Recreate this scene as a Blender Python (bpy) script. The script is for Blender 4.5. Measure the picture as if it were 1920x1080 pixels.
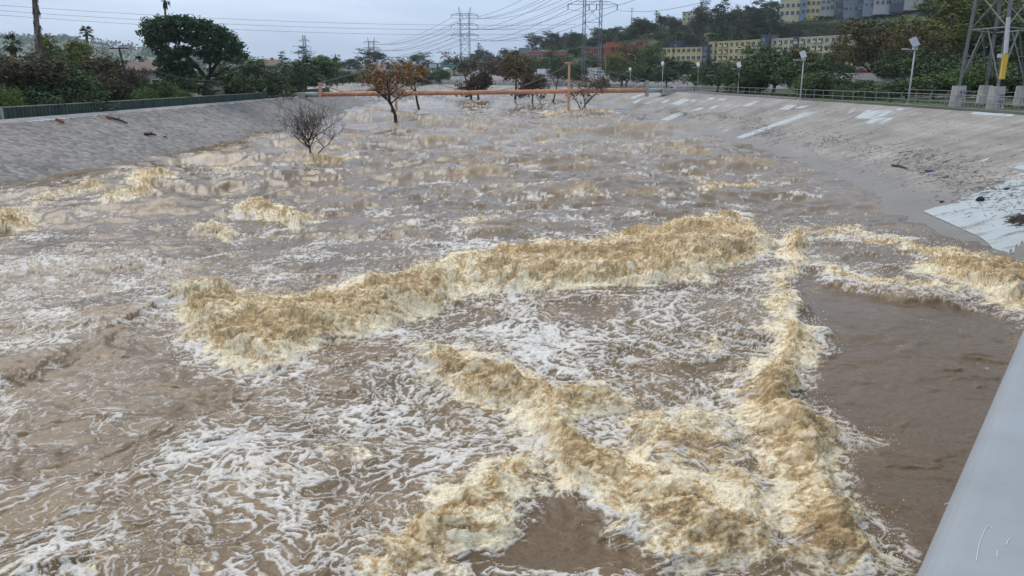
import bpy, bmesh, math, random
import numpy as np
from mathutils import Vector, Matrix

# ------------------------------------------------------------------ camera, sky, sun, exposure
SC = bpy.context.scene
for o in list(bpy.data.objects):
    bpy.data.objects.remove(o)
COL = SC.collection
FPX, CAMZ = 1450.0, 7.0
PITCH = math.atan(394 / FPX)
cam_d = bpy.data.cameras.new('camera')
cam = bpy.data.objects.new('camera', cam_d)
COL.objects.link(cam)
cam_d.sensor_width = 36.0
cam_d.lens = FPX / 1920 * 36
cam_d.clip_start, cam_d.clip_end = 0.05, 20000
cam.location = (0, 0, CAMZ)
cam.rotation_euler = (math.pi / 2 - PITCH, 0, 0)
SC.camera = cam
SC.render.resolution_x, SC.render.resolution_y = 1024, 576

SUN_EL, SUN_AZ = math.radians(48), math.radians(-40)      # behind thick cloud, ahead and to the left
W = bpy.data.worlds.new('World')
SC.world = W
W.use_nodes = True
nt = W.node_tree
bg = nt.nodes['Background']
sky = nt.nodes.new('ShaderNodeTexSky')
sky.sky_type = 'NISHITA'
sky.sun_disc = False
sky.sun_elevation = SUN_EL
sky.sun_rotation = SUN_AZ
sky.air_density, sky.dust_density, sky.ozone_density = 1.0, 2.0, 2.0
tc = nt.nodes.new('ShaderNodeTexCoord')
mp = nt.nodes.new('ShaderNodeMapping')
mp.inputs['Scale'].default_value = (1.0, 1.0, 4.5)
nz = nt.nodes.new('ShaderNodeTexNoise')
nz.inputs['Scale'].default_value = 2.2
nz.inputs['Detail'].default_value = 6
nz.inputs['Roughness'].default_value = 0.55
nz.inputs['Distortion'].default_value = 0.35
rp = nt.nodes.new('ShaderNodeValToRGB')
rp.color_ramp.elements[0].position = 0.37
rp.color_ramp.elements[0].color = (3.05, 4.1, 5.75, 1)
rp.color_ramp.elements[1].position = 0.64
rp.color_ramp.elements[1].color = (4.7, 5.65, 7.1, 1)
mx = nt.nodes.new('ShaderNodeMix')
mx.data_type = 'RGBA'
mx.inputs['Factor'].default_value = 0.90
nt.links.new(tc.outputs['Generated'], mp.inputs['Vector'])
nt.links.new(mp.outputs['Vector'], nz.inputs['Vector'])
nt.links.new(nz.outputs['Fac'], rp.inputs['Fac'])
nt.links.new(sky.outputs['Color'], mx.inputs['A'])
nt.links.new(rp.outputs['Color'], mx.inputs['B'])
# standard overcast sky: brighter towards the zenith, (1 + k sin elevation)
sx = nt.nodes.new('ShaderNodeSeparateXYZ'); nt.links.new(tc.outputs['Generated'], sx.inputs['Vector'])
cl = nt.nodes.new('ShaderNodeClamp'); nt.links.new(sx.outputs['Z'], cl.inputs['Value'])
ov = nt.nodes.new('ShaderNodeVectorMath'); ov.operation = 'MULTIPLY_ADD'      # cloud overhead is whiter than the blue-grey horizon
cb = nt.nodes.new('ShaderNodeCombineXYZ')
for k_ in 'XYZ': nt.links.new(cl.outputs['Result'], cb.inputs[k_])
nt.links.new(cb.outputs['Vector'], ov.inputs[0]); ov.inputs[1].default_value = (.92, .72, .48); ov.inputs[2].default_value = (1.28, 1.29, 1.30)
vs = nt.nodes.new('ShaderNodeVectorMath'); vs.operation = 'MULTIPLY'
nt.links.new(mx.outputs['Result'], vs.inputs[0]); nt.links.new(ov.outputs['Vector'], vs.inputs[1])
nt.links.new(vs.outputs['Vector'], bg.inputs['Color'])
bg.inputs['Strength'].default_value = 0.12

sd_ = bpy.data.lights.new('sun', 'SUN')
sun = bpy.data.objects.new('sun', sd_)
COL.objects.link(sun)
sd_.energy = 1.5
sd_.angle = math.radians(40)
sd_.color = (1.0, 0.91, 0.78)
sdir = Vector((math.sin(SUN_AZ) * math.cos(SUN_EL), math.cos(SUN_AZ) * math.cos(SUN_EL), math.sin(SUN_EL)))
sun.rotation_euler = sdir.to_track_quat('Z', 'Y').to_euler()
sun.location = (0, 0, 80)

SC.view_settings.view_transform = 'Standard'
SC.view_settings.look = 'None'
SC.view_settings.exposure = 0.0
SC.view_settings.gamma = 1.0
SC.render.engine = 'CYCLES'

# ------------------------------------------------------------------ helpers
CP, SP = math.cos(PITCH), math.sin(PITCH)


def ray(px, py):
    a, b = (px - 960) / FPX, (540 - py) / FPX
    return np.array([a, CP + b * SP, -SP + b * CP])


def at_y(px, py, Y):
    """point seen at a pixel, Y metres ahead"""
    d = ray(px, py)
    return np.array([0, 0, CAMZ]) + d * (Y / d[1])


def at_z(px, py, z):
    d = ray(px, py)
    return np.array([0, 0, CAMZ]) + d * ((z - CAMZ) / d[2])


WK = 0.0067


def wz(y):
    return WK * np.clip(y, 0, 260)


def at_water(px, py):
    d = ray(px, py)
    t = -CAMZ / (d[2] - WK * d[1])
    return d[0] * t, d[1] * t


def tag(o, label=None, cat=None, group=None, kind=None):
    if label: o['label'] = label
    if cat: o['category'] = cat
    if group: o['group'] = group
    if kind: o['kind'] = kind
    return o


def empty(name, loc=(0, 0, 0), rz=0.0, label=None, cat=None, group=None):
    o = bpy.data.objects.new(name, None)
    o.empty_display_size = 0.3
    COL.objects.link(o)
    o.location = loc
    o.rotation_euler = (0, 0, rz)
    return tag(o, label, cat, group)


def link(name, me, mat=None, parent=None, loc=None):
    o = bpy.data.objects.new(name, me)
    COL.objects.link(o)
    if mat and not me.materials:
        me.materials.append(mat)
    if parent: o.parent = parent
    if loc is not None: o.location = loc
    return o


def np_mesh(name, V, F, smooth=False):
    """fast mesh from numpy arrays; F is (n,3) or (n,4)"""
    V = np.asarray(V, np.float32); F = np.asarray(F, np.int32)
    me = bpy.data.meshes.new(name)
    k = F.shape[1]
    me.vertices.add(len(V)); me.vertices.foreach_set('co', V.ravel())
    me.loops.add(F.size); me.loops.foreach_set('vertex_index', F.ravel())
    me.polygons.add(len(F))
    me.polygons.foreach_set('loop_start', np.arange(0, F.size, k, dtype=np.int32))
    if smooth: me.polygons.foreach_set('use_smooth', np.ones(len(F), bool))
    me.update(calc_edges=True)
    return me


def attr(me, name, vals, typ='FLOAT'):
    a = me.attributes.new(name, typ, 'POINT')
    if typ == 'FLOAT':
        a.data.foreach_set('value', np.asarray(vals, np.float32).ravel())
    else:
        v = np.ones((len(vals), 4), np.float32); v[:, :3] = vals
        a.data.foreach_set('color', v.ravel())


class MB:
    """collects boxes, tubes and prisms into one mesh"""
    def __init__(s): s.v = []; s.f = []

    def add(s, V, F):
        n = len(s.v); s.v += [tuple(p) for p in V]; s.f += [tuple(i + n for i in q) for q in F]; return s

    def box(s, c, d, rz=0.0, M=None):
        x, y, z = d[0] / 2, d[1] / 2, d[2] / 2
        P = [Vector((i, j, k)) for k in (-z, z) for j in (-y, y) for i in (-x, x)]
        R = M if M is not None else Matrix.Rotation(rz, 3, 'Z')
        P = [R @ p + Vector(c) for p in P]
        return s.add(P, [(0, 2, 3, 1), (4, 5, 7, 6), (0, 1, 5, 4), (2, 6, 7, 3), (0, 4, 6, 2), (1, 3, 7, 5)])

    def tube(s, pts, rad, n=6, cap=True):
        pts = [Vector(p) for p in pts]
        if not isinstance(rad, (list, tuple)): rad = [rad] * len(pts)
        V = []
        for i, p in enumerate(pts):
            t = (pts[min(i + 1, len(pts) - 1)] - pts[max(i - 1, 0)])
            t = t.normalized() if t.length > 1e-9 else Vector((0, 0, 1))
            a = t.cross(Vector((0, 0, 1)) if abs(t.z) < 0.9 else Vector((1, 0, 0))).normalized()
            b = t.cross(a)
            V += [p + (a * math.cos(2 * math.pi * k / n) + b * math.sin(2 * math.pi * k / n)) * rad[i] for k in range(n)]
        F = []
        for i in range(len(pts) - 1):
            for k in range(n):
                F.append((i * n + k, i * n + (k + 1) % n, (i + 1) * n + (k + 1) % n, (i + 1) * n + k))
        if cap:
            F.append(tuple(range(n - 1, -1, -1))); F.append(tuple((len(pts) - 1) * n + k for k in range(n)))
        return s.add(V, F)

    def bar(s, a, b, w):
        return s.tube([a, b], w * 0.7, 4)

    def prism(s, prof, axis_a, axis_b):
        """polygon prof (list of 3d points) swept from offset a to offset b"""
        n = len(prof)
        V = [Vector(p) + Vector(axis_a) for p in prof] + [Vector(p) + Vector(axis_b) for p in prof]
        F = [tuple(range(n))[::-1], tuple(range(n, 2 * n))] + [(i, (i + 1) % n, n + (i + 1) % n, n + i) for i in range(n)]
        return s.add(V, F)

    def mesh(s, name, smooth=False):
        me = bpy.data.meshes.new(name)
        me.from_pydata(s.v, [], s.f)
        me.update()
        if smooth: me.polygons.foreach_set('use_smooth', np.ones(len(me.polygons), bool))
        return me

    def build(s, name, mat, parent=None, smooth=False, loc=None):
        return link(name, s.mesh(name, smooth), mat, parent, loc)


def copy_tree(o, parent=None):
    c = o.copy(); COL.objects.link(c); c.parent = parent
    for ch in list(o.children): copy_tree(ch, c)
    return c


MATS = {}


def mat(name, col, rough=0.7, var=0.15, scale=3.0, bump=0.0, metal=0.0, detail=5, col2=None, spec=0.4, obvar=0.0, stretch=None):
    """procedural material: noise between two tones, optional bump and per-object variation"""
    if name in MATS: return MATS[name]
    m = bpy.data.materials.new(name); m.use_nodes = True
    t = m.node_tree; p = t.nodes['Principled BSDF']
    p.inputs['Roughness'].default_value = rough
    p.inputs['Metallic'].default_value = metal
    p.inputs['Specular IOR Level'].default_value = spec
    c = t.nodes.new('ShaderNodeTexCoord'); n = t.nodes.new('ShaderNodeTexNoise')
    n.inputs['Scale'].default_value = scale; n.inputs['Detail'].default_value = detail
    n.inputs['Roughness'].default_value = 0.65
    src = c.outputs['Object']
    if stretch:
        q = t.nodes.new('ShaderNodeMapping'); q.inputs['Scale'].default_value = stretch
        t.links.new(src, q.inputs['Vector']); src = q.outputs['Vector']
    t.links.new(src, n.inputs['Vector'])
    r = t.nodes.new('ShaderNodeValToRGB')
    a = [max(0, x * (1 - var)) for x in col]; b = [min(1, x * (1 + var)) for x in (col2 or col)]
    r.color_ramp.elements[0].position, r.color_ramp.elements[1].position = 0.33, 0.67
    r.color_ramp.elements[0].color = (*a, 1); r.color_ramp.elements[1].color = (*b, 1)
    t.links.new(n.outputs['Fac'], r.inputs['Fac'])
    out = r.outputs['Color']
    if obvar > 0:
        oi = t.nodes.new('ShaderNodeObjectInfo'); mr = t.nodes.new('ShaderNodeMapRange')
        mr.inputs['To Min'].default_value = 1 - obvar; mr.inputs['To Max'].default_value = 1 + obvar
        t.links.new(oi.outputs['Random'], mr.inputs['Value'])
        hs = t.nodes.new('ShaderNodeHueSaturation'); t.links.new(mr.outputs['Result'], hs.inputs['Value'])
        t.links.new(out, hs.inputs['Color']); out = hs.outputs['Color']
    t.links.new(out, p.inputs['Base Color'])
    if bump > 0:
        bn = t.nodes.new('ShaderNodeBump'); bn.inputs['Strength'].default_value = bump; bn.inputs['Distance'].default_value = 0.05
        t.links.new(n.outputs['Fac'], bn.inputs['Height']); t.links.new(bn.outputs['Normal'], p.inputs['Normal'])
    MATS[name] = m
    return m


def leaf_mat(name, c1, c2, hue=0.02):
    """foliage: tone differs by leaf, by clump and by tree"""
    if name in MATS: return MATS[name]
    m = bpy.data.materials.new(name); m.use_nodes = True
    t = m.node_tree; p = t.nodes['Principled BSDF']
    p.inputs['Roughness'].default_value = 0.65; p.inputs['Specular IOR Level'].default_value = 0.25
    g = t.nodes.new('ShaderNodeNewGeometry'); c = t.nodes.new('ShaderNodeTexCoord')
    n = t.nodes.new('ShaderNodeTexNoise'); n.inputs['Scale'].default_value = 0.7; n.inputs['Detail'].default_value = 3
    t.links.new(c.outputs['Object'], n.inputs['Vector'])
    ad = t.nodes.new('ShaderNodeMath'); ad.operation = 'MULTIPLY_ADD'; ad.inputs[1].default_value = 0.45
    t.links.new(g.outputs['Random Per Island'], ad.inputs[0]); t.links.new(n.outputs['Fac'], ad.inputs[2])
    r = t.nodes.new('ShaderNodeValToRGB')
    r.color_ramp.elements[0].position, r.color_ramp.elements[1].position = 0.45, 0.98
    r.color_ramp.elements[0].color = (*c1, 1); r.color_ramp.elements[1].color = (*c2, 1)
    t.links.new(ad.outputs[0], r.inputs['Fac'])
    oi = t.nodes.new('ShaderNodeObjectInfo'); hs = t.nodes.new('ShaderNodeHueSaturation')
    mr = t.nodes.new('ShaderNodeMapRange'); mr.inputs['To Min'].default_value = 0.5 - hue; mr.inputs['To Max'].default_value = 0.5 + hue
    mv = t.nodes.new('ShaderNodeMapRange'); mv.inputs['To Min'].default_value = 1.25; mv.inputs['To Max'].default_value = 0.75
    t.links.new(oi.outputs['Random'], mr.inputs['Value']); t.links.new(oi.outputs['Random'], mv.inputs['Value'])
    t.links.new(mr.outputs['Result'], hs.inputs['Hue']); t.links.new(mv.outputs['Result'], hs.inputs['Value'])
    t.links.new(r.outputs['Color'], hs.inputs['Color'])
    t.links.new(hs.outputs['Color'], p.inputs['Base Color'])
    MATS[name] = m
    return m


# ------------------------------------------------------------------ numpy noise
_r = np.random.RandomState(7)
_perm = _r.permutation(256).astype(np.int32); _perm = np.concatenate([_perm, _perm])
_ga = _r.rand(256).astype(np.float32) * 2 * np.pi
_gx, _gy = np.cos(_ga), np.sin(_ga)


def gn(x, y, seed=0):
    """gradient noise, about -0.7..0.7"""
    x = np.asarray(x, np.float32) + 17.31 * seed; y = np.asarray(y, np.float32) - 9.73 * seed
    xf, yf = np.floor(x), np.floor(y)
    xi, yi = xf.astype(np.int32) & 255, yf.astype(np.int32) & 255
    fx, fy = x - xf, y - yf
    u, v = fx * fx * fx * (fx * (fx * 6 - 15) + 10), fy * fy * fy * (fy * (fy * 6 - 15) + 10)

    def g(ix, iy, dx, dy):
        h = _perm[_perm[ix & 255] + (iy & 255)]
        return _gx[h] * dx + _gy[h] * dy
    a = g(xi, yi, fx, fy); b = g(xi + 1, yi, fx - 1, fy)
    c = g(xi, yi + 1, fx, fy - 1); d = g(xi + 1, yi + 1, fx - 1, fy - 1)
    return (a + u * (b - a)) * (1 - v) + (c + u * (d - c)) * v


def ss(a, b, x):
    t = np.clip((x - a) / (b - a), 0, 1); return t * t * (3 - 2 * t)


def poly_sd(px, py, P):
    """signed distance to polygon P, positive inside"""
    P = np.asarray(P, np.float32); n = len(P)
    d2 = np.full(px.shape, 1e9, np.float32); ins = np.zeros(px.shape, bool)
    for i in range(n):
        a, b = P[i], P[(i + 1) % n]; e = b - a
        wx, wy = px - a[0], py - a[1]
        t = np.clip((wx * e[0] + wy * e[1]) / (e @ e + 1e-9), 0, 1)
        d2 = np.minimum(d2, (wx - e[0] * t) ** 2 + (wy - e[1] * t) ** 2)
        c = ((a[1] > py) != (b[1] > py))
        ins ^= c & (px < (b[0] - a[0]) * (py - a[1]) / (b[1] - a[1] + 1e-12) + a[0])
    return np.where(ins, 1, -1) * np.sqrt(d2)


def line_d(px, py, P):
    d2 = np.full(px.shape, 1e9, np.float32); P = np.asarray(P, np.float32)
    for a, b in zip(P[:-1], P[1:]):
        e = b - a; wx, wy = px - a[0], py - a[1]
        t = np.clip((wx * e[0] + wy * e[1]) / (e @ e + 1e-9), 0, 1)
        d2 = np.minimum(d2, (wx - e[0] * t) ** 2 + (wy - e[1] * t) ** 2)
    return np.sqrt(d2)
# ------------------------------------------------------------------ river lines (world metres; camera stands on the bridge at 0,0)
R_CREST = [(37, -30), (37, 30), (36, 56), (35, 80), (33, 110), (31, 150), (30, 180), (25, 212), (8, 268), (-38, 342), (-110, 425), (-200, 480), (-500, 580), (-1500, 760)]
R_EDGE = [(18.5, -30), (18.7, 22), (18.9, 29), (20.3, 40), (22.4, 54), (23.5, 80), (23.2, 116), (21, 160), (16.5, 200), (-3, 250), (-50, 322), (-122, 403), (-210, 458), (-505, 560), (-1500, 740)]
L_CREST = [(-42, -40), (-41.5, 30), (-40.5, 62), (-39.7, 80), (-39.4, 112), (-38.8, 132), (-39.5, 165), (-43, 195), (-55, 228), (-75, 252), (-130, 285), (-400, 380)]
L_EDGE = [(-34, -40), (-33.2, 30), (-32.5, 49), (-31.3, 60), (-30.6, 72), (-30.4, 90), (-30.8, 118), (-31.4, 150), (-33.3, 182), (-38.5, 215), (-60, 250), (-120, 292), (-400, 390)]
R_TOP, L_TOP = 4.5, 3.8


def resample(P, n):
    P = np.array(P, float); d = np.r_[0, np.cumsum(np.linalg.norm(np.diff(P, axis=0), axis=1))]
    # smooth by Catmull-like averaging of a dense sampling
    q = np.linspace(0, 1, n) ** 1.0 * d[-1]
    x, y = np.interp(q, d, P[:, 0]), np.interp(q, d, P[:, 1])
    return np.c_[x, y]


def xs(P, y):
    P = np.array(P, float); return np.interp(y, P[:, 1], P[:, 0])


# ------------------------------------------------------------------ the flooding water
NC, NR = 1130, 880
v_near = np.linspace(7 / 4.0, 7 / 9.3, 50, endpoint=False)
v_far = np.linspace(7 / 9.3, 7 / 520.0, NR - 50)
yr = (7.0 / np.r_[v_near, v_far]).astype(np.float32)
ur = np.linspace(-0.82, 0.82, NC).astype(np.float32)
Y = np.repeat(yr[:, None], NC, 1); X = ur[None, :] * (Y + 3.0)
X, Y = X.ravel(), Y.ravel()
N = X.size
# metres between neighbouring mesh rows: waves finer than that fade out of the geometry
dy = np.repeat(np.gradient(yr)[:, None], NC, 1).ravel()


def fade(wl): return ss(0.7, 2.4, wl / np.maximum(dy, 1e-4)) * 0.95 + 0.05


# domain warp
wx = X + 0.9 * gn(X / 3.1, Y / 3.1, 1) + 0.45 * gn(X / 1.1, Y / 1.1, 2) + 0.20 * gn(X / .42, Y / .42, 3) + 0.10 * gn(X / .18, Y / .18, 31)
wy = Y + 0.9 * gn(X / 3.1, Y / 3.1, 4) + 0.45 * gn(X / 1.1, Y / 1.1, 5) + 0.20 * gn(X / .42, Y / .42, 6) + 0.10 * gn(X / .18, Y / .18, 32)
wx, wy = wx.astype(np.float32), wy.astype(np.float32)

Z = np.zeros(N, np.float32); F = np.zeros(N, np.float32); LD = np.zeros(N, np.float32); CALM = np.zeros(N, np.float32)
FRONT = np.zeros(N, np.float32); EF = np.zeros(N, np.float32)


def px_poly(pts): return np.array([at_water(*p) for p in pts], np.float32)


# breaking rollers: (pixel outline, height of the pile, foam cover, edge width in metres)
ROLL = [
    # long roller, left head
    ([(316, 592), (332, 548), (400, 548), (480, 566), (560, 556), (640, 540), (740, 520), (835, 498), (885, 520), (852, 560), (770, 590), (742, 610), (668, 640), (600, 657), (505, 691), (430, 677), (362, 652), (326, 618)], .75, .95, .55),
    # long roller, right half
    ([(830, 500), (905, 478), (1000, 462), (1100, 455), (1200, 432), (1285, 414), (1375, 398), (1402, 420), (1440, 462), (1418, 490), (1350, 521), (1250, 537), (1150, 537), (1050, 546), (950, 552), (880, 545), (842, 560)], .85, .97, .6),
    # spout
    ([(1446, 452), (1476, 440), (1510, 448), (1508, 492), (1490, 512), (1462, 500)], .95, .95, .5),
    # right-hand band running down towards the bridge
    ([(1470, 490), (1508, 488), (1498, 540), (1482, 590), (1500, 640), (1502, 705), (1512, 745), (1612, 822), (1566, 872), (1634, 974), (1604, 990), (1690, 1085), (1420, 1085), (1440, 960), (1420, 880), (1400, 800), (1396, 720), (1420, 640), (1440, 580), (1455, 530)], .55, .92, .6),
    # left branch of the wedge
    ([(788, 640), (850, 650), (905, 672), (960, 700), (1040, 716), (1110, 712), (1160, 735), (1110, 775), (1060, 800), (1100, 830), (1230, 850), (1300, 900), (1400, 960), (1440, 1085), (1300, 1085), (1235, 1035), (1180, 1010), (1130, 985), (1120, 945), (1050, 930), (1030, 880), (1012, 850), (985, 800), (985, 760), (910, 735), (860, 715), (800, 700)], .5, .95, .5),
    # tumbling middle of the wedge
    ([(1160, 735), (1300, 720), (1400, 740), (1420, 880), (1450, 1085), (1400, 1085), (1300, 900), (1230, 850), (1130, 830)], .40, .68, .8),
    # lower left branch
    ([(985, 842), (1022, 866), (962, 940), (932, 1000), (872, 1085), (660, 1085), (740, 1010), (800, 950), (860, 905), (925, 868)], .5, .93, .45),
    # right-hand run-off along the bank
    ([(1690, 470), (1760, 478), (1840, 490), (1930, 505), (1960, 560), (1950, 610), (1905, 596), (1860, 566), (1800, 545), (1740, 520), (1690, 500)], .55, .92, .5),
    ([(1510, 490), (1560, 505), (1620, 528), (1700, 540), (1780, 548), (1850, 556), (1780, 562), (1700, 556), (1620, 545), (1550, 520)], .3, .85, .3),
    ([(1500, 418), (1560, 410), (1640, 432), (1740, 460), (1800, 480), (1720, 490), (1640, 470), (1560, 455), (1510, 450)], .35, .60, .9),
    # smaller breakers upstream
    ([(196, 396), (204, 372), (250, 350), (258, 330), (300, 322), (322, 338), (300, 352), (262, 366), (235, 392)], .65, .92, .5),
    ([(20, 392), (90, 370), (160, 352), (205, 350), (190, 362), (120, 378), (60, 396)], .4, .65, .5),
    ([(-40, 420), (-20, 402), (30, 400), (66, 418), (40, 432), (-10, 432)], .7, .92, .4),
    ([(412, 380), (450, 386), (490, 384), (540, 396), (598, 412), (560, 422), (520, 420), (480, 408), (440, 400)], .55, .9, .45),
    ([(362, 420), (410, 422), (446, 440), (428, 456), (400, 446)], .45, .8, .35),
    ([(398, 312), (424, 310), (432, 324), (408, 332)], .5, .8, .5),
    ([(430, 322), (480, 326), (470, 336), (432, 334)], .35, .55, .6),
    ([(1296, 340), (1330, 345), (1400, 346), (1432, 354), (1370, 358), (1310, 366)], .55, .75, .6),
    ([(1280, 320), (1330, 330), (1316, 340), (1286, 332)], .45, .6, .6),
    ([(874, 410), (918, 408), (926, 422), (884, 430)], .4, .65, .5),
    ([(560, 306), (600, 298), (650, 296), (668, 302), (610, 310)], .3, .75, .6),
    ([(722, 430), (770, 426), (776, 438), (730, 440)], .3, .55, .5),
    ([(1000, 210), (1060, 204), (1130, 206), (1160, 212), (1060, 215)], .2, .8, 1.0),
    ([(1190, 204), (1240, 207), (1210, 212)], .2, .6, 1.0),
    ([(1540, 440), (1580, 438), (1590, 450), (1552, 456)], .4, .8, .4),
    ([(338, 1090), (344, 1030), (380, 990), (425, 1000), (400, 1040), (385, 1090)], .25, .66, .35),
    ([(590, 1010), (640, 965), (760, 940), (720, 985), (650, 1012)], .25, .64, .35),
    ([(-10, 1050), (80, 1030), (180, 1025), (232, 1055), (205, 1090), (-10, 1090)], .25, .66, .4),
    ([(470, 895), (560, 880), (610, 900), (530, 922)], .22, .58, .4),
    ([(556, 806), (575, 798), (594, 808), (578, 822)], .3, .62, .2),
    ([(620, 850), (700, 838), (690, 860), (640, 872)], .2, .58, .35),
    ([(1290, 640), (1330, 610), (1380, 590), (1400, 620), (1340, 660)], .25, .58, .5),
    ([(1180, 780), (1290, 760), (1330, 800), (1240, 815)], .25, .58, .5),
    ([(1790, 425), (1830, 432), (1850, 446), (1812, 446)], .25, .6, .5),
]
for pts, h, dens, ew in ROLL:
    P = px_poly(pts); lo, hi = P.min(0) - 4, P.max(0) + 4
    k = np.where((X > lo[0]) & (X < hi[0]) & (Y > lo[1]) & (Y < hi[1]))[0]
    if not len(k): continue
    far = float(P[:, 1].mean())
    sc = np.clip(far / 22, 1, 3)
    ax, ay = X[k] + (wx[k] - X[k]) * (0.55 + 0.35 * sc), Y[k] + (wy[k] - Y[k]) * (0.55 + 0.35 * sc)
    s = poly_sd(ax, ay, P)
    rear = np.clip((s - poly_sd(ax, ay + .5, P)) / .5, 0, 1)      # 1 on the upstream side, where the pile slopes off gently
    ew = ew * (1 + 1.8 * rear)
    Z[k] = np.maximum(Z[k], h * .72 * ss(-0.25, 2.2 * ew, s))
    EF[k] = np.maximum(EF[k], dens * (.5 + .5 * np.clip(s / (ew * .9), -1, 1)) * (.42 + .58 * dens))
    F[k] = np.maximum(F[k], dens * ss(-0.10, ew, s))
    LD[k] = np.maximum(LD[k], 0.70 * ss(-2.4, 0.2, s))
    FRONT[k] = np.maximum(FRONT[k], dens * np.exp(-(s / (0.22 + 0.01 * far)) ** 2))

# smooth pools of fast water with a clean edge
POOL = [[(1500, 500), (1560, 540), (1640, 566), (1760, 575), (1880, 590), (1910, 620), (1960, 700), (1900, 1085), (1700, 1085), (1640, 980), (1590, 880), (1620, 822), (1520, 735), (1510, 640), (1490, 590)],
        [(1018, 868), (960, 950), (930, 1010), (870, 1090), (1310, 1090), (1230, 1040), (1125, 985), (1115, 945), (1050, 935)],
        [(0, 700), (150, 660), (310, 640), (430, 700), (500, 720), (300, 770), (100, 800), (0, 800)]]
for i, pts in enumerate(POOL):
    P = px_poly(pts); lo, hi = P.min(0) - 3, P.max(0) + 3
    k = np.where((X > lo[0]) & (X < hi[0]) & (Y > lo[1]) & (Y < hi[1]))[0]
    s = poly_sd(wx[k], wy[k], P)
    CALM[k] = np.maximum(CALM[k], ss(-0.1, 0.5, s) * (1.0 if i < 2 else 0.55))

# lace: where white foam drifts in sheets (pixel centre, half axes in pixels, amount)
LACE = [(900, 600, 210, 60, .9), (1280, 590, 120, 60, .85), (1050, 650, 260, 60, .8), (860, 690, 130, 60, .85), (1090, 690, 140, 40, .8), (980, 380, 220, 55, .75), (1180, 330, 200, 40, .55), (900, 330, 200, 40, .5),
        (620, 470, 220, 40, .7), (450, 520, 260, 40, .55), (120, 510, 220, 70, .7), (60, 620, 160, 60, .75), (720, 780, 190, 70, .85), (520, 840, 300, 70, .8), (270, 770, 240, 60, .65),
        (180, 900, 220, 60, .6), (500, 980, 260, 80, .85), (190, 1030, 220, 60, .75), (430, 900, 200, 50, .8), (760, 880, 180, 60, .75), (1240, 680, 140, 60, .7), (640, 590, 200, 40, .6), (1240, 470, 300, 60, .6), (880, 460, 260, 50, .75), (1560, 380, 220, 40, .55),
        (1000, 880, 30, 30, .6), (700, 360, 240, 40, .45), (320, 450, 260, 50, .4), (1330, 570, 120, 50, .8), (760, 560, 130, 40, .6)]
LB = np.zeros(N, np.float32)
for cx, cy, ax_, ay_, am in LACE:
    c = np.array(at_water(cx, cy)); r = np.array(at_water(cx + ax_, cy)); t = np.array(at_water(cx, cy - ay_)); b = np.array(at_water(cx, cy + ay_))
    rx, ry = abs(r[0] - c[0]) + 1e-3, abs(t[1] - b[1]) / 2
    q = ((wx - c[0]) / rx) ** 2 + ((wy - c[1]) / ry) ** 2
    LB = np.maximum(LB, am * np.exp(-q * 0.9))
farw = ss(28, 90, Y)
LD = np.maximum(LD, LB)
LD = np.maximum(LD, 0.46 + 0.36 * farw + 0.35 * gn(X / 5.3, Y / 6.5, 9) + 0.25 * gn(X / 2.0, Y / 2.4, 10))
bankd = np.minimum(xs(R_EDGE, Y) - X, X - xs(L_EDGE, Y))
LD = LD * (1 - 0.93 * CALM) * (0.35 + 0.65 * ss(0.0, 4.0, bankd))

# standing wave on the left with a dark smooth face
crest = px_poly([(-60, 700), (40, 690), (140, 662), (240, 628), (330, 590)])
k = np.where(line_d(X, Y, crest) < 8)[0]
d = line_d(wx[k] * .12 + X[k] * .88, wy[k] * .12 + Y[k] * .88, crest)
side = np.interp(X[k], crest[:, 0], crest[:, 1]) - Y[k]
Z[k] += 0.40 * np.where(side > 0, np.exp(-(d / 1.3) ** 2), np.exp(-(d / 2.2) ** 2))
Z[k] -= 0.12 * np.exp(-((side - 2.2) / 1.2) ** 2) * np.exp(-(d / 3.5) ** 2)
CALM[k] = np.maximum(CALM[k], 0.8 * ss(0.0, 0.4, side) * np.exp(-(side / 2.4) ** 2))

# water piling up against the trunks and the mast, with a broken wake below them
for tx, ty in ((584, 304), (743, 235), (786, 208), (1066, 206), (1090, 208), (998, 193), (1037, 195)):
    c = at_water(tx, ty); k = np.where((np.abs(X - c[0]) < 4) & (np.abs(Y - c[1]) < 7))[0]
    q = ((X[k] - c[0]) / .7) ** 2 + ((Y[k] - c[1] - .3) / .8) ** 2
    Z[k] += .34 * np.exp(-q)
    wk = np.exp(-((X[k] - c[0]) / (.5 + .12 * np.abs(Y[k] - c[1]))) ** 2) * ss(5.5, .5, c[1] - Y[k]) * (Y[k] < c[1])
    EF[k] = np.maximum(EF[k], .62 * wk); F[k] = np.maximum(F[k], .4 * wk); LD[k] = np.maximum(LD[k], .8 * wk)
# open-water chop; crests sharpen
calm = 1 - 0.66 * CALM
chop = np.zeros(N, np.float32)
for wl, am, sd in ((19, .26, 111), (11, .28, 11), (6.2, .27, 12), (3.4, .16, 13), (1.9, .10, 14), (1.05, .065, 15)):
    n1 = gn(wx / (wl * 1.25), wy / (wl * .80), sd)
    chop += am * fade(wl) * ((1 - np.abs(n1) * 2.2) - 0.45 if sd in (13, 14, 15) else n1 * 1.5)
for wl, am, sd in ((.55, .034, 16), (.28, .017, 17), (.14, .008, 18)):
    chop += am * fade(wl) * gn(wx / wl, wy / wl, sd) * 1.5
chop *= (0.90 + 1.15 * ss(24, 75, Y) - 0.6 * ss(120, 240, Y))
chop *= 0.45 + 0.55 * ss(-0.5, 6.0, bankd)
wrk = np.clip(1 - np.abs(gn(wx / 1.6 + .4 * wy, wy / .9, 19)) * 6, 0, 1) * np.clip(gn(X / 1.3, Y / 1.1, 191) * 2, 0, 1)
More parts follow.
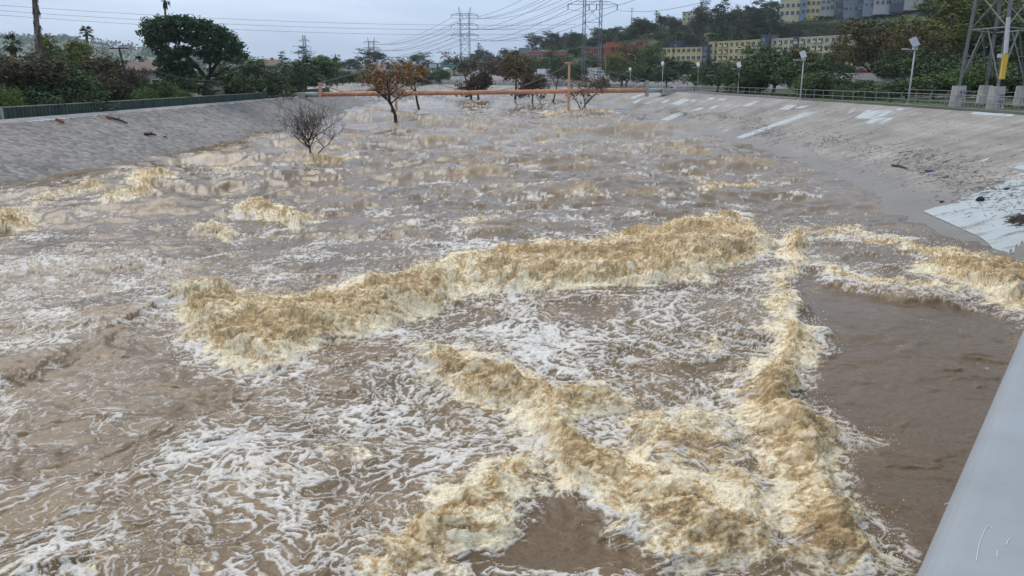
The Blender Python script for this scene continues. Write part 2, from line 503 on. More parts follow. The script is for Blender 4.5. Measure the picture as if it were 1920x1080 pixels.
chop += CALM * (.16 * wrk * fade(.4) + .09 * gn(wx / .9, wy / .5, 192) + .04 * gn(wx / .3, wy / .18, 193))
Z += chop * calm * (1 - 0.5 * F)

# tumbling foam: cauliflower billows (sampled up the face as well as along it)
wyb = .4 * wy + .6 * Y + 1.2 * Z; wxb = .4 * wx + .6 * X
bil = np.zeros(N, np.float32); bfine = np.zeros(N, np.float32)
for wl, am, sd in ((2.1, .34, 20), (1.0, .36, 21), (.52, .19, 22), (.27, .075, 23), (.14, .040, 24), (.075, .020, 25), (.04, .008, 26)):
    q = np.abs(gn((wxb + .3 * wyb) / wl, wyb / wl, sd)) * am * fade(wl) * 1.5
    bil += q
    if wl < .6: bfine += q
turb = np.clip(F + 0.20 * LD * (1 - CALM) * ss(.0, .2, gn(X / 3.0, Y / 3.4, 27)), 0, 1)
# push the lumps out along the surface normal, so that they bulge from the face instead of standing up like grass
Zg = Z.reshape(NR, NC)
for _ in range(3):      # blur, so only the shape of the pile itself counts
    for ax_, w_ in ((0, 5), (1, 7)):
        cs = np.cumsum(np.pad(Zg, [(w_ + 1, w_) if a_ == ax_ else (0, 0) for a_ in (0, 1)], mode='edge'), axis=ax_, dtype=np.float64)
        n_ = 2 * w_ + 1
        Zg = ((cs[n_:] - cs[:-n_]) / n_ if ax_ == 0 else (cs[:, n_:] - cs[:, :-n_]) / n_).astype(np.float32)
gY = np.gradient(Zg, axis=0) / np.gradient(Y.reshape(NR, NC), axis=0); gX = np.gradient(Zg, axis=1) / np.gradient(X.reshape(NR, NC), axis=1)
gX, gY = np.clip(gX.ravel(), -.9, .9), np.clip(gY.ravel(), -.9, .9)
hb = (bil - 0.14) * turb; nn_ = np.sqrt(1 + gX ** 2 + gY ** 2)
XD, YD = X - hb * gX / nn_, Y - hb * gY / nn_
Z += hb / nn_
wy = wy + 1.1 * Z
Z += wz(Y)

# ---- what covers the surface: brown water, white lace, tan and cream foam
def rank(a):
    """value -> its quantile, from a sample"""
    q = np.quantile(a[::37], np.linspace(0, 1, 129)); return np.interp(a, q, np.linspace(0, 1, 129)).astype(np.float32)


far2 = ss(14, 60, Y)
fl = gn(wx / .9, wy / .75, 40)
r1 = 1 - np.abs(gn((wx + .35 * fl) / 1.35, (wy - .35 * fl) / 1.1, 41)) * 3.0
r2 = 1 - np.abs(gn((wx + .2 * fl) / .60, (wy + .2 * fl) / .5, 42)) * 3.0
r3 = 1 - np.abs(gn((wx - .1 * fl) / .28, wy / .24, 43)) * 3.0
r4 = 1 - np.abs(gn(wx / .13, wy / .11, 44)) * 3.0
fn = gn(wx / .07, wy / .062, 45); fn2 = gn(X / .037, Y / .035, 57)
rid = np.maximum(np.maximum(r1 * .90, r2 * .97), r3 * .90) * .8 + .22 * r3 + .16 * r4 + .30 * fn + .16 * fn2
r0 = 1 - np.abs(gn((wx + .8 * fl) / 3.4, (wy - .8 * fl) / 3.0, 401)) * 3.0
rf = np.maximum(r0 * .9, r1) * .55 + .55 * gn(wx / .42, wy / 1.0, 404) + .4 * gn(X / .2, Y / .6, 405) + .45 * gn(wx / 1.9, wy / 3.2, 402) + .35 * gn(wx / .9, wy / 1.6, 403)
rid = rid * (1 - .8 * far2) + rf * far2 * .9
rid = rank(rid + .25 * gn(wx / .24, wy / .2, 451))
patch = gn(wx / 2.7, wy / 2.2, 46) + .6 * gn(wx / 1.1, wy / .9, 461) + .5 * far2 * gn(wx / 9, wy / 14, 462)
cov = np.clip((.05 + .62 * np.clip(LD, 0, 1) ** 1.4) * (1 + 1.35 * patch), 0, .9) * ss(.02, .3, LD)
lace = ss(1 - cov - .10, 1 - cov + .17, rid) * np.clip(.58 + .9 * (rid - 1 + cov), 0, 1) * ss(.0, .06, cov)
# crest flecks: tan foam where the chop peaks
crestf = ss(0.20, 0.44, chop + .14 * gn(wx / .5, wy / .5, 47) + .10 * fn) * (1 - CALM) * (0.35 + 0.6 * ss(20, 80, Y))
crestf *= ss(-.10, .25, gn(X / 4.1, Y / 5.0, 48) + .25 * gn(X / 1.3, Y / 1.5, 49))
# rollers: cover is broken by brown sheets
fx_, fy_ = .3 * wx + .7 * X, .3 * wy + .7 * (Y + 1.1 * (Z - wz(Y)))      # froth: rounder grains, less stretched
fn = gn(fx_ / .075, fy_ / .07, 451) * 1.1; fn2 = gn(fx_ / .042, fy_ / .04, 572) * 1.2
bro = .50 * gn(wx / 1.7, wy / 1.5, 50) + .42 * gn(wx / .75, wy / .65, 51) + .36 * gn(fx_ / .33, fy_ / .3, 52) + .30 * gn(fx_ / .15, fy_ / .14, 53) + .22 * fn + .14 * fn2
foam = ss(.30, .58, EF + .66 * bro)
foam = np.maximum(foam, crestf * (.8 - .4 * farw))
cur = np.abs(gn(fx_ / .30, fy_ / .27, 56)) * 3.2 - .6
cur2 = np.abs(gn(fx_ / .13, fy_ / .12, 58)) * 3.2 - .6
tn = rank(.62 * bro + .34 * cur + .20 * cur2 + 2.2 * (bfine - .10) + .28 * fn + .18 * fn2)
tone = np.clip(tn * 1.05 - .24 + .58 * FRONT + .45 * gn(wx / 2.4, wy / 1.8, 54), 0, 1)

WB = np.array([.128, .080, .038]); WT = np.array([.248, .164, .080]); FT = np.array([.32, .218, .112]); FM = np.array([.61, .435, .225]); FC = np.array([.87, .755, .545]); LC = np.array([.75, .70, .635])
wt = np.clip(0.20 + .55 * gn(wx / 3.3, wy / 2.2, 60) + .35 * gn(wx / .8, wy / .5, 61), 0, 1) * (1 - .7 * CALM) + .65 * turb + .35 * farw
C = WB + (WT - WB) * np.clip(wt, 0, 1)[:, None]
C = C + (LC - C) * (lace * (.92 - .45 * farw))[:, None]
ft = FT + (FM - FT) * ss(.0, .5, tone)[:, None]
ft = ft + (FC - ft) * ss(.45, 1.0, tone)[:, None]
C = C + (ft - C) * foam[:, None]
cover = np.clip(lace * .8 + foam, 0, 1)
Z += 0.022 * lace * fade(.4)
idx = np.arange(N).reshape(NR, NC)
Fq = np.stack([idx[:-1, :-1], idx[:-1, 1:], idx[1:, 1:], idx[1:, :-1]], -1).reshape(-1, 4)
# keep only what lies between the banks
inside = (X > xs(L_EDGE, Y) - 5) & (X < xs(R_EDGE, Y) + 5) | (Y > 190)
Fq = Fq[inside[Fq].all(1)]
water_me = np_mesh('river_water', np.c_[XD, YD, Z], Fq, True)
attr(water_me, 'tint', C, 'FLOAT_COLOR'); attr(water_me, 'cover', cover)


def water_material():
    m = bpy.data.materials.new('muddy_water'); m.use_nodes = True
    t = m.node_tree; p = t.nodes['Principled BSDF']
    a = t.nodes.new('ShaderNodeAttribute'); a.attribute_name = 'tint'
    b = t.nodes.new('ShaderNodeAttribute'); b.attribute_name = 'cover'
    c = t.nodes.new('ShaderNodeTexCoord')
    n = t.nodes.new('ShaderNodeTexNoise'); n.inputs['Scale'].default_value = 12; n.inputs['Detail'].default_value = 6; n.inputs['Roughness'].default_value = .7; n.inputs['Distortion'].default_value = .6
    t.links.new(c.outputs['Object'], n.inputs['Vector'])
    mr = t.nodes.new('ShaderNodeMapRange'); mr.inputs['From Min'].default_value = .3; mr.inputs['From Max'].default_value = .7; mr.inputs['To Min'].default_value = .70; mr.inputs['To Max'].default_value = 1.28
    t.links.new(n.outputs['Fac'], mr.inputs['Value'])
    vm = t.nodes.new('ShaderNodeVectorMath'); vm.operation = 'SCALE'
    t.links.new(a.outputs['Color'], vm.inputs[0]); t.links.new(mr.outputs['Result'], vm.inputs['Scale'])
    t.links.new(vm.outputs['Vector'], p.inputs['Base Color'])
    rr = t.nodes.new('ShaderNodeMapRange'); rr.inputs['To Min'].default_value = .13; rr.inputs['To Max'].default_value = .85
    t.links.new(b.outputs['Fac'], rr.inputs['Value']); t.links.new(rr.outputs['Result'], p.inputs['Roughness'])
    p.inputs['IOR'].default_value = 1.33; p.inputs['Specular IOR Level'].default_value = .5
    bp = t.nodes.new('ShaderNodeBump'); bp.inputs['Strength'].default_value = .6
    bd = t.nodes.new('ShaderNodeMapRange'); bd.inputs['To Min'].default_value = .02; bd.inputs['To Max'].default_value = .09
    t.links.new(b.outputs['Fac'], bd.inputs['Value']); t.links.new(bd.outputs['Result'], bp.inputs['Distance'])
    t.links.new(n.outputs['Fac'], bp.inputs['Height']); t.links.new(bp.outputs['Normal'], p.inputs['Normal'])
    return m


WATER_MAT = water_material()
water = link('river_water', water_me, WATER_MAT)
tag(water, 'brown flood water full of breaking rollers and white lace foam', 'water', kind='structure')

# ---- spray: loose drops thrown off the roller fronts
rs = np.random.RandomState(5)
pw = FRONT * (Y < 60) * np.minimum(1, (Y / 14) ** 1.2) * inside * ss(-.2, .2, gn(X / .5, Y / .5, 70))
pw[pw < .12] = 0
pick = rs.choice(N, 14000, p=pw / pw.sum())
sp = np.c_[X[pick], Y[pick], Z[pick]] + np.c_[rs.normal(0, .10, 14000), rs.normal(-.03, .12, 14000), np.abs(rs.normal(0, .17, 14000)) + rs.exponential(.05, 14000)]
rad = (0.006 + 0.011 * rs.rand(14000) ** 2) * np.clip(sp[:, 1] / 16, .8, 2.4)
oct_v = np.array([[1, 0, 0], [-1, 0, 0], [0, 1, 0], [0, -1, 0], [0, 0, 1.2], [0, 0, -1.2]])
oct_f = np.array([[0, 2, 4], [2, 1, 4], [1, 3, 4], [3, 0, 4], [2, 0, 5], [1, 2, 5], [3, 1, 5], [0, 3, 5]])
SV = (sp[:, None, :] + oct_v[None] * rad[:, None, None]).reshape(-1, 3)
SF = (oct_f[None] + (np.arange(14000) * 6)[:, None, None]).reshape(-1, 3)
spray = link('water_spray', np_mesh('water_spray', SV, SF, True), mat('spray_foam', (.82, .74, .58), .6, .1))
tag(spray, 'cream drops of spray thrown off the breaking rollers', 'spray', kind='stuff')
# froth: bubbles and clots riding on the rollers
nf_ = 28000
pw = foam * (F > .3) * (tone > .3) * (Y < 48) * (Y > 8) * inside * (dy * (Y + 3)) ** .6
pick = rs.choice(N, nf_, p=pw / pw.sum())
sp = np.c_[XD[pick], YD[pick], Z[pick]] + np.c_[rs.normal(0, .02, nf_), rs.normal(0, .02, nf_), np.abs(rs.normal(0, .012, nf_))]
rad = (0.007 + 0.016 * rs.rand(nf_) ** 2.2) * np.clip(sp[:, 1] / 15, .8, 2.2)
SV = (sp[:, None, :] + (oct_v * [1, 1, .8])[None] * rad[:, None, None]).reshape(-1, 3)
SF = (oct_f[None] + (np.arange(nf_) * 6)[:, None, None]).reshape(-1, 3)
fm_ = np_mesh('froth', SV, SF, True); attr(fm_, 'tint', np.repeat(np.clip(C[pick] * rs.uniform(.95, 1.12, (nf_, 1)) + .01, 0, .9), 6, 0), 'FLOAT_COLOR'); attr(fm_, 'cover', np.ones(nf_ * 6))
tag(link('froth', fm_, WATER_MAT), 'tan and cream froth riding on the breaking rollers', 'foam', kind='stuff')
# ------------------------------------------------------------------ banks and land
def stations(P, y_lo, y_hi, n):
    """points along a polyline by length, denser near the camera"""
    P = np.array(P, float)
    # rounded corners
    for _ in range(3):
        Q = [P[0]]
        for a, b in zip(P[:-1], P[1:]): Q += [a * .75 + b * .25, a * .25 + b * .75]
        P = np.array(Q + [P[-1]])
    return P


RC, RE, LC_, LE_ = (stations(p, 0, 0, 0) for p in (R_CREST, R_EDGE, L_CREST, L_EDGE))


def by_y(P, y): return np.interp(y, P[:, 1], P[:, 0])


def bank_z(x, y, side):
    if side > 0:
        c, e, t = by_y(RC, y), by_y(RE, y), R_TOP
    else:
        c, e, t = by_y(LC_, y), by_y(LE_, y), L_TOP
    w = wz(y); return w + (x - e) / (c - e) * (t - w)


def bank_grid(side, ys, ss_):
    """ruled bank surface: s=1 crest, s=0 waterline, s<0 below water"""
    c, e, t = (by_y(RC, ys), by_y(RE, ys), R_TOP) if side > 0 else (by_y(LC_, ys), by_y(LE_, ys), L_TOP)
    w = wz(ys)
    Xb = e[:, None] + (c - e)[:, None] * ss_[None]
    Zb = w[:, None] + (t - w)[:, None] * ss_[None]
    Yb = np.repeat(ys[:, None], len(ss_), 1)
    return Xb, Yb, Zb


def grid_faces(n, m, flip=False):
    i = np.arange(n * m).reshape(n, m)
    q = np.stack([i[:-1, :-1], i[:-1, 1:], i[1:, 1:], i[1:, :-1]], -1).reshape(-1, 4)
    return q[:, ::-1] if flip else q


def concrete_bank_mat():
    m = mat('bank_concrete', (.232, .208, .183), .8, .22, .35, .15, col2=(.270, .242, .214), stretch=(1.0, .35, 1.0), detail=8)
    t = m.node_tree; p = t.nodes['Principled BSDF']
    base = p.inputs['Base Color'].links[0].from_socket
    c = t.nodes.new('ShaderNodeTexCoord')
    # streaks down the slope and the wet grey strip just above the water
    q = t.nodes.new('ShaderNodeMapping'); q.inputs['Scale'].default_value = (.12, 1.6, .12)
    t.links.new(c.outputs['Object'], q.inputs['Vector'])
    n2 = t.nodes.new('ShaderNodeTexNoise'); n2.inputs['Scale'].default_value = 1.0; n2.inputs['Detail'].default_value = 6
    t.links.new(q.outputs['Vector'], n2.inputs['Vector'])
    r2 = t.nodes.new('ShaderNodeMapRange'); r2.inputs['From Min'].default_value = .3; r2.inputs['From Max'].default_value = .7; r2.inputs['To Min'].default_value = .78; r2.inputs['To Max'].default_value = 1.18
    t.links.new(n2.outputs['Fac'], r2.inputs['Value'])
    n3 = t.nodes.new('ShaderNodeTexNoise'); n3.inputs['Scale'].default_value = 5; n3.inputs['Detail'].default_value = 8
    t.links.new(c.outputs['Object'], n3.inputs['Vector'])
    r3 = t.nodes.new('ShaderNodeMapRange'); r3.inputs['From Min'].default_value = .25; r3.inputs['From Max'].default_value = .75; r3.inputs['To Min'].default_value = .8; r3.inputs['To Max'].default_value = 1.2
    t.links.new(n3.outputs['Fac'], r3.inputs['Value'])
    mm = t.nodes.new('ShaderNodeMath'); mm.operation = 'MULTIPLY'; t.links.new(r2.outputs['Result'], mm.inputs[0]); t.links.new(r3.outputs['Result'], mm.inputs[1])
    v = t.nodes.new('ShaderNodeVectorMath'); v.operation = 'SCALE'
    t.links.new(base, v.inputs[0]); t.links.new(mm.outputs[0], v.inputs['Scale'])
    a = t.nodes.new('ShaderNodeAttribute'); a.attribute_name = 'silt'
    mx_ = t.nodes.new('ShaderNodeMix'); mx_.data_type = 'RGBA'; mx_.inputs['B'].default_value = (.175, .155, .135, 1)
    t.links.new(a.outputs['Fac'], mx_.inputs['Factor']); t.links.new(v.outputs['Vector'], mx_.inputs['A'])
    t.links.new(mx_.outputs['Result'], p.inputs['Base Color'])
    ro = t.nodes.new('ShaderNodeMapRange'); ro.inputs['To Min'].default_value = .8; ro.inputs['To Max'].default_value = .45
    t.links.new(a.outputs['Fac'], ro.inputs['Value']); t.links.new(ro.outputs['Result'], p.inputs['Roughness'])
    return m


ysR = np.r_[np.linspace(-25, 20, 20), np.linspace(21, 60, 140), np.linspace(60.5, 205, 200)]
sR = np.linspace(-.32, 1, 60)
Xb, Yb, Zb = bank_grid(1, ysR, sR)
Zb = Zb + .02 * gn(Xb / 2.0, Yb / 2.0, 80)
me = np_mesh('concrete_bank', np.c_[Xb.ravel(), Yb.ravel(), Zb.ravel()], grid_faces(len(ysR), len(sR)), True)
silt = (1 - ss(.03, .20, sR[None] + .16 * gn(Yb / 5, Xb / 3, 81) + .10 * gn(Yb / 1.3, Xb / 2, 82))) * .85
attr(me, 'silt', np.clip(silt, 0, 1))
bankR = tag(link('concrete_bank', me, concrete_bank_mat()), 'smooth grey concrete river bank with pale painted-over patches', 'river bank', kind='structure')

# far right bank after the bend, swung round to the left (ruled, radial stations)
kk = np.linspace(0, 1, 160)
i0 = np.argmin(np.abs(RC[:, 1] - 200)); i1 = np.argmin(np.abs(RE[:, 1] - 200))
pc = resample(RC[i0:], 160); pe = resample(RE[i1:], 160)
sF = np.linspace(-.3, 1, 10)
w_ = wz(pe[:, 1])
XF = pe[:, :1] + (pc - pe)[:, :1] * sF; YF = pe[:, 1:] + (pc - pe)[:, 1:] * sF
ZF = w_[:, None] + (R_TOP - w_)[:, None] * sF
me = np_mesh('far_concrete_bank', np.c_[XF.ravel(), YF.ravel(), ZF.ravel()], grid_faces(160, 10), True)
attr(me, 'silt', np.zeros(1600))
tag(link('far_concrete_bank', me, MATS['bank_concrete']), 'pale concrete bank where the river bends away', 'river bank', kind='structure')


# left bank: grouted cobbles
def cobble_mat():
    m = bpy.data.materials.new('grouted_cobbles'); m.use_nodes = True
    t = m.node_tree; p = t.nodes['Principled BSDF']; p.inputs['Roughness'].default_value = .75
    c = t.nodes.new('ShaderNodeTexCoord'); q = t.nodes.new('ShaderNodeMapping'); q.inputs['Scale'].default_value = (1.0, 1.0, 1.6)
    t.links.new(c.outputs['Object'], q.inputs['Vector'])
    v = t.nodes.new('ShaderNodeTexVoronoi'); v.inputs['Scale'].default_value = 2.3; v.inputs['Randomness'].default_value = .9
    t.links.new(q.outputs['Vector'], v.inputs['Vector'])
    bw = t.nodes.new('ShaderNodeSeparateColor'); t.links.new(v.outputs['Color'], bw.inputs['Color'])
    r = t.nodes.new('ShaderNodeValToRGB'); r.color_ramp.elements[0].color = (.095, .085, .076, 1); r.color_ramp.elements[1].color = (.235, .21, .188, 1)
    t.links.new(bw.outputs['Red'], r.inputs['Fac'])
    n = t.nodes.new('ShaderNodeTexNoise'); n.inputs['Scale'].default_value = .25; n.inputs['Detail'].default_value = 7
    t.links.new(c.outputs['Object'], n.inputs['Vector'])
    mr = t.nodes.new('ShaderNodeMapRange'); mr.inputs['From Min'].default_value = .3; mr.inputs['From Max'].default_value = .7; mr.inputs['To Min'].default_value = .78; mr.inputs['To Max'].default_value = 1.2
    t.links.new(n.outputs['Fac'], mr.inputs['Value'])
    s_ = t.nodes.new('ShaderNodeVectorMath'); s_.operation = 'SCALE'; t.links.new(r.outputs['Color'], s_.inputs[0]); t.links.new(mr.outputs['Result'], s_.inputs['Scale'])
    t.links.new(s_.outputs['Vector'], p.inputs['Base Color'])
    b = t.nodes.new('ShaderNodeBump'); b.invert = True; b.inputs['Strength'].default_value = .5; b.inputs['Distance'].default_value = .10
    t.links.new(v.outputs['Distance'], b.inputs['Height']); t.links.new(b.outputs['Normal'], p.inputs['Normal'])
    return m


ysL = np.r_[np.linspace(-35, 40, 40), np.linspace(40.3, 130, 330), np.linspace(130.5, 290, 180)]
sL = np.linspace(-.35, .93, 64)
Xl, Yl, Zl = bank_grid(-1, ysL, sL)
rn = np.random.RandomState(3)
stone = np.abs(gn(Xl / .55, Yl / .8, 84)) * .09 + np.abs(gn(Xl / .3, Yl / .35, 85)) * .06 + .08 * gn(Xl / 3, Yl / 3, 86)
Zl = Zl + stone - .03
me = np_mesh('cobble_bank', np.c_[Xl.ravel(), Yl.ravel(), Zl.ravel()], grid_faces(len(ysL), len(sL), True), False)
tag(link('cobble_bank', me, cobble_mat()), 'grey river bank of grouted cobbles', 'river bank', kind='structure')
sT = np.linspace(.925, 1.0, 4)
Xt, Yt, Zt = bank_grid(-1, ysL, sT); Zt = Zt + .02
me = np_mesh('cobble_bank_coping', np.c_[Xt.ravel(), Yt.ravel(), Zt.ravel()], grid_faces(len(ysL), 4, True), True)
tag(link('bank_coping', me, mat('coping_concrete', (.27, .255, .245), .8, .2, .8, .1)), 'smooth concrete strip along the top of the cobble bank', 'coping', kind='structure')

# terrain on the right and beyond: table of ground heights by bearing and distance
AZ = [-2500, 300, 700, 950, 1100, 1250, 1400, 1600, 1800, 2400, 4500]
DI = [0, 150, 250, 350, 430, 480, 540, 620, 800, 1500, 4000]
TB = [[4.5, 4.5, 4.5, 4.5, 4.5, 4.5, 4.5, 4.5, 5, 6, 8],
      [4.5, 4.5, 4.5, 4.5, 4.5, 4.5, 4.5, 4.5, 5, 6, 8],
      [4.5, 4.5, 4.5, 5, 5, 5, 5, 5, 6, 8, 8],
      [4.5, 4.5, 4.5, 5, 5.5, 6.6, 9, 14, 22, 20, 10],
      [4.5, 4.5, 4.5, 5, 7, 12, 25, 34, 38, 34, 10],
      [4.5, 4.5, 4.6, 6, 12.5, 22, 36, 43, 45, 40, 12],
      [4.5, 4.5, 4.8, 7, 12.5, 25, 42, 54, 58, 50, 15],
      [4.5, 4.6, 5.0, 8, 13, 30, 45, 60, 70, 60, 15],
      [4.5, 4.8, 7.0, 14, 26, 42, 52, 66, 75, 65, 15],
      [4.5, 4.8, 8.0, 20, 40, 55, 65, 75, 80, 65, 15],
      [4.5, 4.8, 8.0, 20, 40, 55, 65, 75, 80, 65, 15]]
TB = np.array(TB)


def ground(x, y):
    x, y = np.asarray(x, float), np.asarray(y, float)
    d = np.hypot(x, y); a = 960 + FPX * x / np.maximum(y * CP, 1.0)
    a = np.clip(a, AZ[0], AZ[-1]); d = np.clip(d, 0, DI[-1] - 1)
    i = np.clip(np.searchsorted(AZ, a, 'right') - 1, 0, len(AZ) - 2); j = np.clip(np.searchsorted(DI, d, 'right') - 1, 0, len(DI) - 2)
    A, D = np.array(AZ, float), np.array(DI, float)
    u, v = (a - A[i]) / (A[i + 1] - A[i]), (d - D[j]) / (D[j + 1] - D[j])
    u, v = u * u * (3 - 2 * u), v
    z = TB[i, j] * (1 - u) * (1 - v) + TB[i + 1, j] * u * (1 - v) + TB[i, j + 1] * (1 - u) * v + TB[i + 1, j + 1] * u * v
    return z


def land_z(x, y):
    left = x < 0 and y < 290 and x < by_y(LC_, min(y, 285))
    return (L_TOP - .1) if left else float(ground(x, y))


earth = mat('scrub_earth', (.045, .046, .024), .95, .45, .08, .2, col2=(.055, .068, .026), detail=8)
q = resample(RC, 260); q = np.r_[RC[RC[:, 1] < 60], q[q[:, 1] > 62]]
fs = np.r_[1.0, 1 + np.geomspace(.01, 60, 60)]
XT = q[:, :1] * fs; YT = q[:, 1:] * fs
XT, YT = np.clip(XT, -9000, 9000), np.clip(YT, -3000, 9000)
ZT = ground(XT, YT); ZT[:, 0] = R_TOP - .03
ZT += (.8 * gn(XT / 25, YT / 25, 90) + .3 * gn(XT / 8, YT / 8, 91)) * ss(60, 160, np.hypot(XT, YT) - 90)
me = np_mesh('ground', np.c_[XT.ravel(), YT.ravel(), ZT.ravel()], grid_faces(len(q), len(fs), True), True)
tag(link('ground', me, earth), 'scrubby ground rising to the wooded hillside beyond the river', 'ground', kind='structure')
yl = np.linspace(-35, 285, 80); cx_ = by_y(LC_, yl)
off = np.r_[0, np.geomspace(.5, 3000, 40)]
XT = cx_[:, None] - off[None]; YT = np.repeat(yl[:, None], len(off), 1); ZT = np.full(XT.shape, L_TOP - .1); ZT[:, 0] = L_TOP - .02
me = np_mesh('left_ground', np.c_[XT.ravel(), YT.ravel(), ZT.ravel()], grid_faces(80, len(off), True), True)
tag(link('ground', me, mat('verge_earth', (.085, .075, .045), .95, .4, .3, .2, col2=(.07, .085, .035))), 'earth behind the green wall on the far side', 'ground', kind='structure')


# distant hills
def hill(name, label, prof, d0, d1, d2, seed, m):
    """prof: list of (pixel x, pixel y of the skyline)"""
    P = np.array(prof, float); xs_ = np.linspace(P[0, 0], P[-1, 0], 160); top = np.interp(xs_, P[:, 0], P[:, 1])
    rows = []
    for d in np.r_[np.linspace(d0, d1, 18), np.linspace(d1, d2, 8)[1:]]:
        f = ss(d0, d1, np.array(d)) if d <= d1 else 1 - .8 * ss(d1, d2, np.array(d))
        z = 4 + (CAMZ + (146 - top) / FPX * d1 - 4) * f
        x = (xs_ - 960) / FPX * CP * d
        z = z + f * (7 * gn(x / 160, np.full_like(x, d) / 160, seed) + 3 * gn(x / 50, np.full_like(x, d) / 50, seed + 1)) * d1 / 2600
        rows.append(np.c_[x, np.full_like(x, d), z])
    V = np.array(rows)
    o = link(name, np_mesh(name, V.reshape(-1, 3), grid_faces(len(rows), 160, True), True), m)
    tag(o, label, 'hill', kind='structure'); return V


hm = mat('far_hillside', (.055, .075, .040), .95, .35, .012, 0, col2=(.12, .15, .075), detail=10)
HV = hill('distant_hill', 'hazy green hill dotted with houses above the left bank', [(-700, 60), (-200, 66), (0, 76), (60, 80), (130, 82), (200, 90), (260, 100), (330, 112), (430, 124), (560, 138)], 1300, 2300, 3200, 95, hm)
hill('far_ridge', 'faint blue ridge low on the horizon', [(-900, 116), (200, 112), (420, 112), (520, 114), (640, 122), (800, 130), (1000, 132), (1300, 140)], 4200, 5600, 7000, 97, hm)

# paved path, grass and the strip of asphalt on top of the right bank
def crest_strip(name, o0, o1, dz, m, y0, y1, label, cat, n=120):
    ys_ = np.linspace(y0, y1, n); c = by_y(RC, ys_)
    V = np.r_[np.c_[c + o0, ys_, np.full(n, R_TOP + dz)], np.c_[c + o1, ys_, np.full(n, R_TOP + dz)]]
    i = np.arange(n - 1)
    Fq_ = np.c_[i, i + n, i + n + 1, i + 1]
    return tag(link(name, np_mesh(name, V, Fq_), m), label, cat, kind='structure')


crest_strip('crest_pavement', -.05, 1.6, .030, mat('crest_asphalt', (.15, .145, .14), .8, .2, .6), -20, 175, 'dark paved strip along the crest of the concrete bank', 'pavement')
crest_strip('cycle_path', 1.6, 4.2, .036, mat('path_concrete', (.33, .31, .29), .85, .15, .5), -20, 175, 'pale concrete path behind the railing', 'path')
crest_strip('grass_verge', 4.2, 9.0, .042, mat('verge_grass', (.050, .085, .018), .95, .4, 1.2, .3, col2=(.09, .14, .03)), -20, 120, 'green grass verge beside the path', 'verge')
rg = np.random.RandomState(12)
ng = 7000
gy = rg.uniform(35, 118, ng); gx = by_y(RC, gy) + rg.uniform(4.1, 9, ng)
gh = rg.uniform(.08, .38, ng); ga = rg.uniform(0, np.pi, ng); gw = rg.uniform(.03, .09, ng)
lean = rg.normal(0, .1, (ng, 2))
b0 = np.c_[gx - gw * np.cos(ga), gy - gw * np.sin(ga), np.full(ng, R_TOP + .03)]; b1 = np.c_[gx + gw * np.cos(ga), gy + gw * np.sin(ga), np.full(ng, R_TOP + .03)]
tp = np.c_[gx + lean[:, 0], gy + lean[:, 1], R_TOP + .03 + gh]
tag(link('grass', np_mesh('grass', np.stack([b0, b1, tp], 1).reshape(-1, 3), np.arange(ng * 3).reshape(-1, 3)), leaf_mat('grass_blades', (.035, .07, .012), (.10, .17, .03))), 'tufts of green grass behind the railing', 'grass', kind='stuff')


# ---- pale paint covering old graffiti on the right bank
def hit_bank(px, py, side=1):
    d = ray(px, py); t = np.linspace(15, 260, 6000)
    P = np.array([0, 0, CAMZ]) + t[:, None] * d
    f = P[:, 2] - bank_z(P[:, 0], P[:, 1], side)
    ok = np.where(f < 0)[0]
    p = P[ok[0]] if len(ok) else P[-1]
    c, e = (by_y(RC, p[1]), by_y(RE, p[1])) if side > 0 else (by_y(LC_, p[1]), by_y(LE_, p[1]))
    return p[1], float(np.clip((p[0] - e) / (c - e), -.3, .995))


def paint_mat(name, col, lo, hi):
    """thin paint with worn, patchy cover: bare concrete shows through"""
    m = mat(name, col, .6, .08, 1.2, 0)
    t = m.node_tree; p = t.nodes['Principled BSDF']; out = t.nodes['Material Output']
    c = t.nodes.new('ShaderNodeTexCoord'); n = t.nodes.new('ShaderNodeTexNoise'); n.inputs['Scale'].default_value = .9; n.inputs['Detail'].default_value = 9; n.inputs['Roughness'].default_value = .7
    q = t.nodes.new('ShaderNodeMapping'); q.inputs['Scale'].default_value = (.5, 1.6, .5); t.links.new(c.outputs['Object'], q.inputs['Vector']); t.links.new(q.outputs['Vector'], n.inputs['Vector'])
    r = t.nodes.new('ShaderNodeMapRange'); r.inputs['From Min'].default_value = lo; r.inputs['From Max'].default_value = hi
    t.links.new(n.outputs['Fac'], r.inputs['Value']); t.links.new(r.outputs['Result'], p.inputs['Alpha'])
    return m


